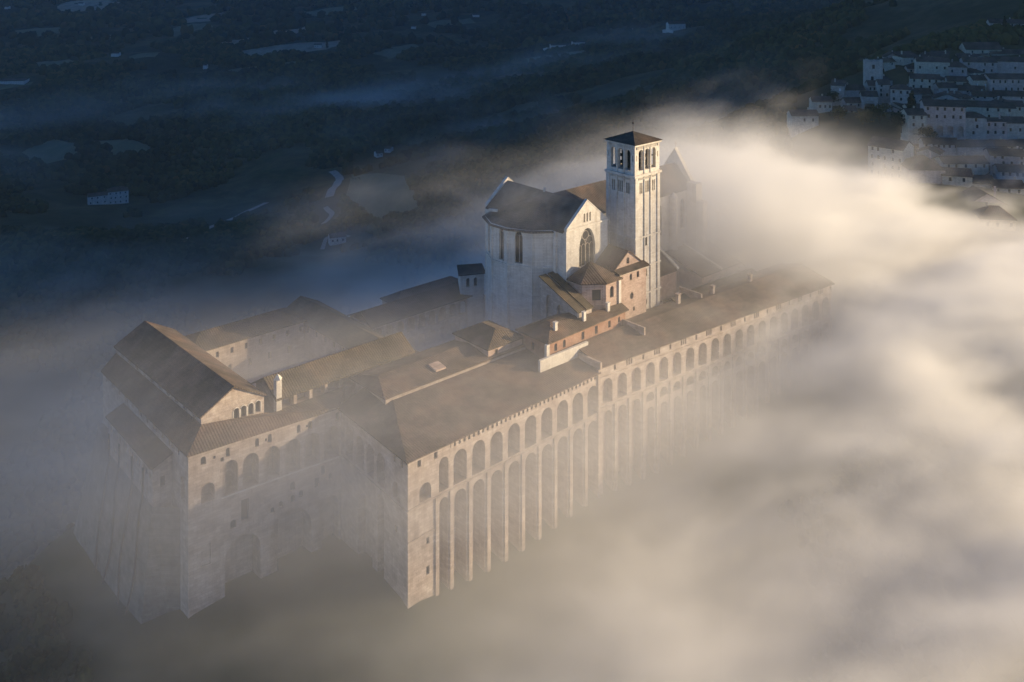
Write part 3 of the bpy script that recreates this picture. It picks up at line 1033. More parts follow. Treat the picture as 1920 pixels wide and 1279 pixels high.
# western walls, three terraces
HA0, HA1, HB0, HB1 = 108.2, 125.0, 232.6, 287.0
N2 = (104.2, 286.0)
L3 = math.hypot(N2[0] - Wc[0], N2[1] - Wc[1])
w2 = []
x = 3.0
k = 0
while x < L3 - 2:
    w2.append((x, 0.9, 0.3, 2.0, 'rect', 0.4, True))
    if k % 2: w2.append((x + 1.5, 0.9, 0.3, 2.0, 'rect', 0.4, True))
    x += 4.4 if k % 2 == 0 else 5.6
    k += 1
wall(mb, N2, Wc, -46, 2.3, [(L3 - 3.2, 2.4, -9.6, -4, 'arch', 0.8, False)] + w2, wins=wins)
# lower terrace block (in front of the west wall)
T0 = [(98.0, 237.0), (99.4, 269.0)]
w3 = []
for i, x in enumerate(np.arange(2.2, 31, 2.35)):
    w3.append((float(x), 0.8, -6.0, -4.2, 'rect', 0.4, True))
    if i % 2: w3.append((float(x) + 0.4, 0.8, -10.4, -8.8, 'rect', 0.4, True))
wall(mb, (99.4, 269.0), (98.0, 237.0), -12, -2.6, w3, wins=wins)
wall(mb, (98.0, 237.0), (103, 237.0), -40, -1.2, [(2.5, 1.2, -8, -5.5, 'rect', 0.4, True)], wins=wins, top=[(0, -2.6), (5, -0.4)])
wall(mb, (104, 269.0), (99.4, 269.0), -40, -1.2, wins=wins, top=[(0, -0.4), (4.6, -2.6)])
# battered scarp
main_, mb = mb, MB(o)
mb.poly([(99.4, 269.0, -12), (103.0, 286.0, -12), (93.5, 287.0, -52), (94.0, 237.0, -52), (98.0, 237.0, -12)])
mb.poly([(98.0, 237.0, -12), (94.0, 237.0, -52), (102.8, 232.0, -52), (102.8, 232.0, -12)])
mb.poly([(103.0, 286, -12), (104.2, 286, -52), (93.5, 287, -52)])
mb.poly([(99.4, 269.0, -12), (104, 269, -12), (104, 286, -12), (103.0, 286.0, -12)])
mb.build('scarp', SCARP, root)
mb = main_
# hall walls
HE, HRG = 8.0, 12.4
HW = HA1 - HA0
wall(mb, (HA0, HB0), (HA1, HB0), 2, HE, [(9.2 + i * 1.95, 1.35, 4.0, 6.9, 'arch', 0.6, True) for i in range(4)], top=[(0, HE), (HW / 2, HRG), (HW, HE)], wins=wins)
wall(mb, (HA1, HB0), (HA1, HB1), -12, HE, [(8 + i * 7, 1.1, 0.5, 2.8, 'rect', 0.4, True) for i in range(6)], wins=wins)
wall(mb, (HA1, HB1), (HA0, HB1), -14, HE, [], top=[(0, HE), (HW / 2, HRG), (HW, HE)], wins=wins)
hw = []
for i in range(10):
    hw += [(4 + i * 5.1, 0.8, 6.2, 7.5, 'rect', 0.4, True), (5.1 + i * 5.1, 0.8, 6.2, 7.5, 'rect', 0.4, True)]
wall(mb, (HA0, HB1), (HA0, HB0), 2, HE, hw, wins=wins)
mb.build('wall', ROUGH, root)
put_windows(wins, root)
mb = MB(o)
mb.obox(((Wc[0] + I1[0]) / 2 + 3.8, (Wc[1] + I1[1]) / 2 - 0.38), math.atan2(dW[1], dW[0]), Lw - 8.2, 0.35, -10.5, -10.2)
for i in range(4):
    mb.cut()
    u = 9.2 + i * 1.95
    for s_ in range(8):
        a, b = math.pi * s_ / 8, math.pi * (s_ + 1) / 8
        ua, ub = HA0 + u + 0.8 * math.cos(a), HA0 + u + 0.8 * math.cos(b)
        za, zb = 6.22 + 0.8 * math.sin(a), 6.22 + 0.8 * math.sin(b)
        mb.slab([(ub, HB0 - 0.12, zb + .1), (ua, HB0 - 0.12, za + .1), (ua, HB0, za + .1), (ub, HB0, zb + .1)], 0.22)
    for s_ in (-0.85, 0.85):
        mb.box(HA0 + u + s_ - .12, HA0 + u + s_ + .12, HB0 - 0.12, HB0 - 0.002, 3.9, 6.3)
mb.each('window_surround', STONE, root)
# creepers / rain pipes on the scarp
mb = MB(o)
for bb, wob in ((243, .8), (250, -0.9), (258, 1.0), (265, -0.6)):
    mb.cut()
    pts = []
    for i in range(12):
        z = -5 - i * 3.4
        a = 98.6 if z > -12 else 98.6 - (-(z) - 12) * 0.125
        pts.append((a - 0.9 + (0.25 if z > -12 else -.1), bb + wob * math.sin(i * 0.7) * (i / 6), z))
    for p, q in zip(pts, pts[1:]):
        mb.poly([(p[0], p[1] - .3, p[2]), (p[0], p[1] + .3, p[2]), (q[0], q[1] + .3, q[2]), (q[0], q[1] - .3, q[2])][::-1])
        mb.poly([(p[0] + .3, p[1] - .16, p[2]), (p[0], p[1] - .16, p[2]), (q[0], q[1] - .16, q[2]), (q[0] + .3, q[1] - .16, q[2])][::-1])
mb.each('drainpipe', IRON, root)
mb = MB(o)
gable_roof(mb, HA0, HA1, HB0, HB1, HE + .1, HRG + .3, 'b', 0.5, 0.35)
mb.build('hall_roof', TILE, root)
mb = MB(o)
e = 0.6
mb.slab([(N2[0] - e, N2[1], 2.6), (Wc[0] - e, Wc[1] - e, 2.6), (HA0, HB0 - 0.2, 6.0), (HA0, HB1, 6.0)], 0.3)
mb.slab([(Wc[0] - e, Wc[1] - e, 2.6), (I1[0] - 0.8, I1[1] - e, 2.6), (I1[0] + 6, 231.9, 3.0), (HA1 + 1.5, 231.9, 3.0), (HA1, 231.9, 3.6), (HA0, HB0 - 0.2, 6.0)], 0.3)
mb.slab([(98.9, 269.8, -2.6), (97.4, 236.4, -2.6), (103.0, 236.4, -0.4), (104.2, 269.8, -0.4)], 0.3)
mb.build('lean_to_roof', TILE, root)

# ---- court north of the loggia, with its plain north and east walls
blk, o = block('court_north_wing', [(125.5, 277.5), (163, 277.5), (163, 290), (125.5, 290)], -16, 3.5,
      'pale plain wing closing the far side of the small west court', 'convent building', ROUGH,
      ops={0: [(4 + i * 4.6, 1.0, 0.2, 1.9, 'rect', 0.4, True) for i in range(8)] + [(6 + i * 6.5, 1.0, -5, -3, 'rect', 0.4, True) for i in range(5)]},
      roofs=hip((125.5, 163, 277.5, 290), 3.6, 6.6, 7), rm=TILED)
blk, o = block('court_east_wing', [(163.3, 243.9), (175, 243.9), (175, 290), (163.3, 290)], -16, 3.0,
      'tiled wing between the small west court and the great cloister', 'convent building', ROUGH,
      ops={3: [(4 + i * 5, 1.0, 0, 1.8, 'rect', 0.4, True) for i in range(8)], 1: [(5 + i * 6, 1.0, 0, 1.8, 'rect', 0.4, True) for i in range(6)],
           0: {'top': [(0, 3.0), (5.85, 5.7), (11.7, 3.0)], 'ops': [(5.85, 1.3, 2.3, 3.6, 'arch', 0.3, True)]}, 2: {'top': [(0, 3.0), (5.85, 5.7), (11.7, 3.0)], 'ops': []}},
      roofs=[[(162.6, 290.5, 2.8), (162.6, 244, 2.8), (169.15, 244, 6.0), (169.15, 290.5, 6.0)], [(175.7, 244, 2.8), (175.7, 290.5, 2.8), (169.15, 290.5, 6.0), (169.15, 244, 6.0)]], rm=TILEG)
# ---- great cloister: two storeys of arches round a court
root, o = thing('great_cloister', 198, 250, -10, 'two-storey arcaded cloister dim in the mist left of the apse', 'cloister')
mb = MB(o)
ca0, ca1, cb0, cb1 = 176, 219, 231, 260
north = [(2.4 + i * 4.2, 3.1, -2.2, 2.0, 'arch', 3.4, False) for i in range(10)] + [(2.4 + i * 4.2, 3.1, -8.8, -4.2, 'arch', 3.4, False) for i in range(10)]
wall(mb, (ca0, cb1), (ca1, cb1), -9, 3.2, north)
wall(mb, (ca0, 243.5), (ca0, 243.5 - 12), -9, 3.2, [(2.4 + i * 3.6, 2.6, -8.8, -4.4, 'arch', 2.5, False) for i in range(3)])
wall(mb, (ca1, cb1 + 12), (ca0, cb1 + 12), -26, 3.2, [(3 + i * 5, 1.0, -2, 0, 'rect', .4, False) for i in range(8)])
wall(mb, (ca0, cb1 + 12), (ca0, cb1), -26, 3.2)
wall(mb, (ca1, cb1), (ca1, cb1 + 12), -26, 3.2)
wall(mb, (ca1, cb1), (ca1, 251), -9, 3.2, [(1.8 + i * 3.2, 2.3, -2.2, 1.6, 'arch', 2.5, False) for i in range(2)])
mb.build('arcade', ROUGH, root)
mb = MB(o)
mb.box(ca0 - 1, ca1 + 1, 229.5, cb1 + 6, -9.6, -9.0)
mb.build('court_floor', PINK, root)
mb = MB(o)
mb.slab([(ca0 - .5, cb1 - .8, 3.1), (ca1 + .5, cb1 - .8, 3.1), (ca1 + .5, cb1 + 6, 6.2), (ca0 - .5, cb1 + 6, 6.2)], 0.3)
mb.slab([(ca1 + .5, cb1 + 12.8, 3.1), (ca0 - .5, cb1 + 12.8, 3.1), (ca0 - .5, cb1 + 6, 6.2), (ca1 + .5, cb1 + 6, 6.2)], 0.3)
mb.build('roof', TILED, root)
blk, o = block('north_terrace_wing', [(196, 274), (226, 274), (226, 283), (196, 283)], -28, 0.5, 'low pale wing in the mist beyond the cloister roof', 'convent building', ROUGH,
      ops={0: [(3 + i * 4, 1.0, -2.2, -0.6, 'rect', .4, True) for i in range(6)]}, roofs=hip((196, 226, 274, 283), 0.6, 3.2, 5), rm=TILED)
blk, o = block('north_loggia_house', [(212, 261), (219.5, 257.5), (222, 262), (215, 266)], -10, 10.5, 'narrow stone house with two arched openings at the left foot of the apse', 'house', STONE,
      ops={0: [(2.6, 1.2, 6, 9, 'arch', 1.0, True), (5.2, 1.2, 6, 9, 'arch', 1.0, True)]}, roofs=[[(211.2, 261, 10.4), (219.7, 256.9, 10.4), (222.4, 262.2, 11.6), (215, 266.6, 11.6)]], rm=TILED)

# ---- chapel and sacristy in front of the transept
blk, o = block('gabled_chapel', [(232.0, 208.6), (244.6, 208.6), (244.6, 211.7), (242.8, 211.7), (242.8, 218.3), (232.0, 218.3)], -3, 19.8,
      'sunlit cream chapel with a triangular pediment standing at the foot of the tower', 'chapel', PINK,
      ops={0: [(5.4, 1.2, 16.4, 18.4, 'arch', .4, True), (8.7, 1.2, 16.5, 18.5, 'arch', .4, True), (5.8, 1.7, 10.4, 12.6, 'round', .4, True), (1.6, 0.8, 6.4, 8.2, 'rect', .4, True), (6.8, 0.9, 6.6, 8.0, 'arch', .4, True)]},
      roofs=[[(231.2, 207.8, 19.7), (245.4, 207.8, 19.7), (245.4, 210.4, 20.5), (231.2, 210.4, 20.5)]], rm=TILED)
mb = MB(o)
wn = []
wall(mb, (231.4, 210.3), (244.4, 210.3), 19.6, 20.4, [(6.5, 1.3, 21.0, 23.0, 'arch', .4, True)], top=[(0, 20.3), (6.5, 24.9), (13.0, 20.3)], wins=wn)
mb.build('pediment', PINK, blk)
put_windows(wn, blk)
mb = MB(o)
mb.slab([(231.0, 218.4, 20.2), (231.0, 209.9, 20.2), (237.9, 209.9, 25.2), (237.9, 218.4, 25.2)], 0.3)
mb.slab([(244.8, 209.9, 20.2), (244.8, 211.6, 20.2), (242.8, 218.4, 21.6), (237.9, 218.4, 25.2), (237.9, 209.9, 25.2)], 0.3)
mb.build('nave_roof', TILE, blk)
mb = MB(o)
mb.box(231.8, 244.9, 208.25, 208.6, 19.0, 19.5)
mb.cut()
mb.box(231.7, 232.6, 208.3, 208.6, -2, 19.0)
mb.each('cornice', STONE, blk)
# octagonal chapel
root, o = thing('polygonal_chapel', 226, 212, 0, 'brick-roofed polygonal chapel with arched side windows left of the gabled chapel', 'chapel')
mb, wins = MB(o), []
pc = [(219.6, 212.4), (225.4, 208.0), (231.9, 208.0), (231.9, 218.3), (219.6, 218.3)]
for i in range(5):
    p, q = pc[i], pc[(i + 1) % 5]
    L = math.hypot(q[0] - p[0], q[1] - p[1])
    ops = {0: [(L * .6, 2.6, 13.4, 16.6, 'rect', .3, True)], 1: [(2.6, 1.7, 13.6, 17.0, 'arch', .5, True), (2.6, 2.4, 6.0, 9.6, 'arch', .4, True)]}.get(i, [])
    wall(mb, p, q, -4, 18.6, ops, wins=wins)
mb.build('wall', PINK, root)
put_windows(wins, root)
mb = MB(o)
cx_, cy_ = 225.8, 213.4
pe = [(cx_ + (p[0] - cx_) * 1.1, min(cy_ + (p[1] - cy_) * 1.1, 218.4), 18.6) for p in pc]
for i in range(5): mb.slab([pe[i], pe[(i + 1) % 5], (cx_, cy_ + 1.5, 23.4)], 0.35)
mb.build('roof', TILE, root)
mb = MB(o)
mb.box(230.7, 231.6, 207.5, 208.0, -3, 18.4)
mb.build('downpipe', STONE, root)
# stair roofs running down from the apse
for k_, a_ in enumerate((212.6, 216.4)):
    blk, o = block('stair_wing', [(a_, 207.5), (a_ + 2.2, 207.5), (a_ + 2.2, 223.4), (a_, 223.4)], -6, 13, ('outer' if k_ == 0 else 'inner') + ' of two sloping tiled stair roofs on arches running down from the apse', 'stair roof', TRAC,
          ops={3: {'top': [(0, 19.4), (15.9, 13.2)], 'ops': [(4.2, 3.0, 2, 15.0, 'arch', .8, False), (9.0, 3.0, 2, 13.4, 'arch', .8, False), (13.3, 2.2, 2, 11.6, 'arch', .8, False)]}, 1: {'top': [(0, 13.2), (15.9, 19.4)], 'ops': []}},
          roofs=[[(a_ - .4, 223.5, 19.8), (a_ - .4, 207.0, 13.4), (a_ + 2.6, 207.0, 13.4), (a_ + 2.6, 223.5, 19.8)]], rm=TILEG)
# low brick building in front
ops0 = [(3.0, 1.2, 6.6, 8.8, 'arch', .3, True), (6.6, 1.2, 6.6, 8.8, 'arch', .3, True), (14.6, 1.3, 6.4, 8.8, 'rect', .3, True), (20.5, 1.3, 6.4, 8.8, 'rect', .3, True), (26.5, 1.2, 6.6, 8.6, 'rect', .3, True), (31.0, 1.0, 6.8, 8.6, 'arch', .3, True)]
blk, o = block('low_brick_house', [(197, 203.6), (231, 205.2), (231, 207.6), (212.3, 207.4), (212.3, 216), (197, 216)], -2, 10.0,
      'long low orange brick house with small square windows in front of the chapels', 'house', BRICK, ops={0: ops0, 5: [(6, 1.2, 5.8, 8, 'rect', .3, True)]},
      roofs=[[(196.2, 202.8, 10), (231.8, 204.4, 10), (231.8, 207.5, 11.2), (214, 207.6, 11.8), (203.5, 209.5, 12.2)], [(196.2, 216.6, 10), (196.2, 202.8, 10), (203.5, 209.5, 12.2), (203.5, 211, 12.2)],
             [(212.6, 216.6, 10), (196.2, 216.6, 10), (203.5, 211, 12.2), (212.6, 211, 12.2)], [(203.5, 209.5, 12.2), (214, 207.6, 11.8), (212.6, 211, 12.2), (203.5, 211, 12.2)]], rm=TILE)
mb = MB(o)
mb.box(192.0, 211, 201.6, 202.4, -2, 6.9)
mb.build('garden_wall', STONE, blk)
mb = MB(o)
mb.box(195.4, 196.6, 202.6, 203.5, -2, 9.8)
mb.build('corner_pier', STONE, blk)
mb = MB(o)
for a, b in ((202, 206), (213.5, 205.8), (224, 206)):
    mb.cut()
    mb.box(a, a + 1.0, b, b + .8, 10.2, 13.2)
    mb.box(a - .15, a + 1.15, b - .15, b + .95, 13.2, 13.45)
mb.each('chimney', STONE, blk)
blk, o = block('west_annex', [(184, 214.2), (196.8, 214.2), (196.8, 229), (184, 229)], -6, 8.4, 'plain pinkish block between the low brick house and the great cloister', 'house', PINK,
      ops={0: [(3, 1, 6.2, 7.6, 'rect', .3, True)], 3: [(4, 1.1, 2, 4, 'rect', .3, True), (10, 1.1, 2, 4, 'rect', .3, True)]}, roofs=hip((184, 196.8, 214.2, 229), 8.5, 11.2, 5), rm=TILE)
# east side: gabled chapel right of the tower, portico, small domed turret, lower roofs
blk, o = block('side_chapel', [(256.6, 218.5), (272, 218.5), (272, 229.6), (256.6, 229.6)], -3, 9.5, 'plain side chapel with a sloping sunlit coping right of the tower', 'chapel', PINK,
      ops={1: {'top': [(0, 9.5), (11, 16.5)], 'ops': []}, 3: {'top': [(0, 16.5), (11, 9.5)], 'ops': []}},
      roofs=[[(256.4, 217.8, 9.4), (271.4, 217.8, 9.4), (271.4, 229.7, 16.4), (256.4, 229.7, 16.4)]], rm=TILE)
mb = MB(o)
mb.slab([(271.3, 217.6, 10.1), (272.4, 217.6, 10.1), (272.4, 229.7, 17.2), (271.3, 229.7, 17.2)], 0.5)
mb.build('coping', STONE, blk)
blk, o = block('lower_church_porch', [(300, 224), (318, 224), (318, 234), (300, 234)], -3, 5.0, 'low porch with a round arch right of the basilica facade', 'porch', PINK,
      ops={0: [(12.5, 6.6, 0, 4.2, 'arch', 2.5, False)], 1: [(5, 5.5, 0, 4, 'arch', 2.0, False)]}, roofs=hip((300, 318, 224, 234), 5.1, 8.2, 4.5), rm=TILE)
root, o = thing('domed_turret', 313.5, 229, 8, 'small stone turret with a little dome rising above the porch', 'turret')
mb, wins = MB(o), []
q = [(311.3, 226.8), (315.7, 226.8), (315.7, 231.2), (311.3, 231.2)]
for i in range(4): wall(mb, q[i], q[(i + 1) % 4], 5.2, 18.6, [(1.5, .9, 12.5, 17, 'arch', .5, True), (2.9, .9, 12.5, 17, 'arch', .5, True)], wins=wins)
mb.box(310.9, 316.1, 226.4, 231.6, 18.6, 19.1)
mb.build('wall', PINK, root)
put_windows(wins, root)
mb = MB(o)
for i in range(5):
    t0, t1 = R(18 * i), R(18 * (i + 1))
    mb.frustum((313.5, 229), 2.3 * math.cos(t0), max(2.3 * math.cos(t1), .05), 19.1 + 2.6 * math.sin(t0), 19.1 + 2.6 * math.sin(t1), 14)
mb.build('dome', STONE, root)
blk, o = block('nave_aisle_house', [(279, 213), (300, 213), (300, 228.6), (279, 228.6)], -3, 6.8, 'two sunlit roofs meeting in a valley beside the basilica nave', 'house', PINK,
      ops={0: [(4, 1, 2, 4.4, 'arch', .4, True), (10, 1, 2, 4.4, 'arch', .4, True), (16, 1, 2, 4.4, 'arch', .4, True)]},
      roofs=[[(278.2, 212.4, 6.8), (300.8, 212.4, 6.8), (300.8, 228.8, 11.5), (278.2, 228.8, 11.5)]], rm=TILE)
mb = MB(o)
mb.slab([(288.6, 212.2, 7.3), (289.4, 212.2, 7.3), (289.4, 228.8, 12.0), (288.6, 228.8, 12.0)], 0.5)
mb.build('coping', STONE, blk)
blk, o = block('south_cloister_wing', [(258, 205), (300, 203), (300, 212.5), (258, 213)], -3, 3.6, 'low tiled wing between the long range and the basilica', 'convent building', PINK,
      roofs=[[(257.4, 204.4, 3.6), (300.6, 202.4, 3.6), (300.6, 208, 5.8), (257.4, 209, 5.8)], [(300.6, 213, 3.6), (257.4, 213.4, 3.6), (257.4, 209, 5.8), (300.6, 208, 5.8)]], rm=TILEG)
mb = MB((0, 0, 0))                                # paved yards between the buildings
mb.prism([world(*p) for p in [(208, 196), (312, 188), (340, 240), (300, 262), (222, 262), (222, 231), (200, 229), (200, 213), (208, 213)]], -30.0, 0.0)
mb.prism([world(*p) for p in [(125.4, 244), (163, 244), (163, 277.4), (125.4, 277.4)]], -12, -9.0)
yd = mb.build('courtyard_paving', PINK)
tag(yd, kind='structure')
# ------------------------------------------------------------------ the town on its hillside
HTILE = [tile_mat('town_roof_tiles', (0.075, 0.065, 0.06), (0.13, 0.105, 0.09), (0.19, 0.155, 0.13)), TILED, TILEG]
PALE = [stone_mat('pale_field_stone', (0.62, 0.60, 0.56), (0.76, 0.74, 0.70), (0.84, 0.82, 0.78), 0.5)]


def house(name, px, py, wpx, hpx, dep, rz, wm, rm, label, cat='house', roof='gable', cols=3, rows=2, group=None, D=None, rise=2.2, chim=1, win=(1.15, 1.75), lit=False, tall=0, arches=0):
    """a house whose front wall foot is seen at photo pixel (px, py); front faces the viewer, turned by rz degrees"""
    if D is None: x, y, z = hit(px, py)
    else: x, y, z = (px - 960) / F * D, D, CAMH - (py - HZ) * D / F
    wd, h = wpx * y / F, hpx * y / F
    root = bpy.data.objects.new(name, None)
    col.objects.link(root)
    root.location = (x, y, z)
    root.rotation_euler = (0, 0, R(rz))
    tag(root, label, cat, group)
    dp = dep
    mb, wins = MB(), []
    c = [(-wd / 2, 0), (wd / 2, 0), (wd / 2, dp), (-wd / 2, dp)]
    ops = []
    if cols:
        for i in range(cols):
            for j in range(rows):
                if random.random() < 0.1: continue
                u = wd * (i + 0.5) / cols + random.uniform(-.12, .12) * wd / cols
                zb = h * (j + 0.38) / rows if rows > 1 else h * 0.4
                ops.append((u, min(win[0], wd / cols * .6), zb, min(zb + win[1], h - .3), 'rect', 0.35, True))
    if arches:
        ops = [o for o in ops if o[2] > h * 0.45]
        for i in range(arches):
            ops.append((wd * (i + .5) / arches, wd / arches * .62, 0.1, h * .36, 'arch', 1.6, False))
    sid = [(dp * (i + .5) / 2, .8, h * .5, min(h * .5 + 1.3, h - .4), 'rect', 0.3, True) for i in range(2)] if cols else []
    gtop = [(0, h), (dp / 2, h + rise), (dp, h)] if roof == 'gable' else None
    ftop = [(0, h), (wd / 2, h + rise), (wd, h)] if roof == 'front' else None
    wall(mb, c[0], c[1], -14, h, ops, top=ftop, wins=wins)
    wall(mb, c[1], c[2], -14, h, sid, top=gtop, wins=wins)
    wall(mb, c[2], c[3], -14, h, [], top=ftop, wins=wins)
    wall(mb, c[3], c[0], -14, h, sid, top=gtop, wins=wins)
    if roof == 'ruin':
        mb.box(-wd / 2, -wd / 2 + 1.6, -0.05, 1.6, h, h + 1.4)
        mb.box(wd / 2 - 1.6, wd / 2, -0.05, 1.6, h, h + 1.2)
    mb.build('wall', wm, root)
    for wmesh in wins: wmesh.build('window', LIT if lit else GLASS, root)
    mb = MB()
    e = 0.45
    if roof == 'gable':
        k = rise / (dp / 2)
        mb.slab([(-wd / 2 - e, -e, h - k * e + .1), (wd / 2 + e, -e, h - k * e + .1), (wd / 2 + e, dp / 2, h + rise + .15), (-wd / 2 - e, dp / 2, h + rise + .15)], .25)
        mb.slab([(wd / 2 + e, dp + e, h - k * e + .1), (-wd / 2 - e, dp + e, h - k * e + .1), (-wd / 2 - e, dp / 2, h + rise + .15), (wd / 2 + e, dp / 2, h + rise + .15)], .25)
    elif roof == 'front':
        k = rise / (wd / 2)
        mb.slab([(-wd / 2 - e, dp + e, h - k * e + .1), (-wd / 2 - e, -e, h - k * e + .1), (0, -e, h + rise + .15), (0, dp + e, h + rise + .15)], .25)
        mb.slab([(wd / 2 + e, -e, h - k * e + .1), (wd / 2 + e, dp + e, h - k * e + .1), (0, dp + e, h + rise + .15), (0, -e, h + rise + .15)], .25)
    elif roof == 'hip':
        for r_ in hip((-wd / 2, wd / 2, 0, dp), h + .05, h + rise, min(wd, dp) * .48, e): mb.slab(r_, .2)
    elif roof == 'shed':
        mb.slab([(-wd / 2 - e, -e, h), (wd / 2 + e, -e, h), (wd / 2 + e, dp + e, h + rise), (-wd / 2 - e, dp + e, h + rise)], .25)
    elif roof == 'flat':
        mb.box(-wd / 2 - .1, wd / 2 + .1, -.1, dp + .1, h - .1, h + .35)
    if mb.v: mb.build('roof', rm, root)
    for q in range(chim):
        cx0 = random.uniform(-.38, .38) * wd
        cm = MB()
        cm.box(cx0, cx0 + .7, dp * .55, dp * .55 + .7, h, h + rise + 1.1)
        cm.build('chimney', wm, root)
    return root


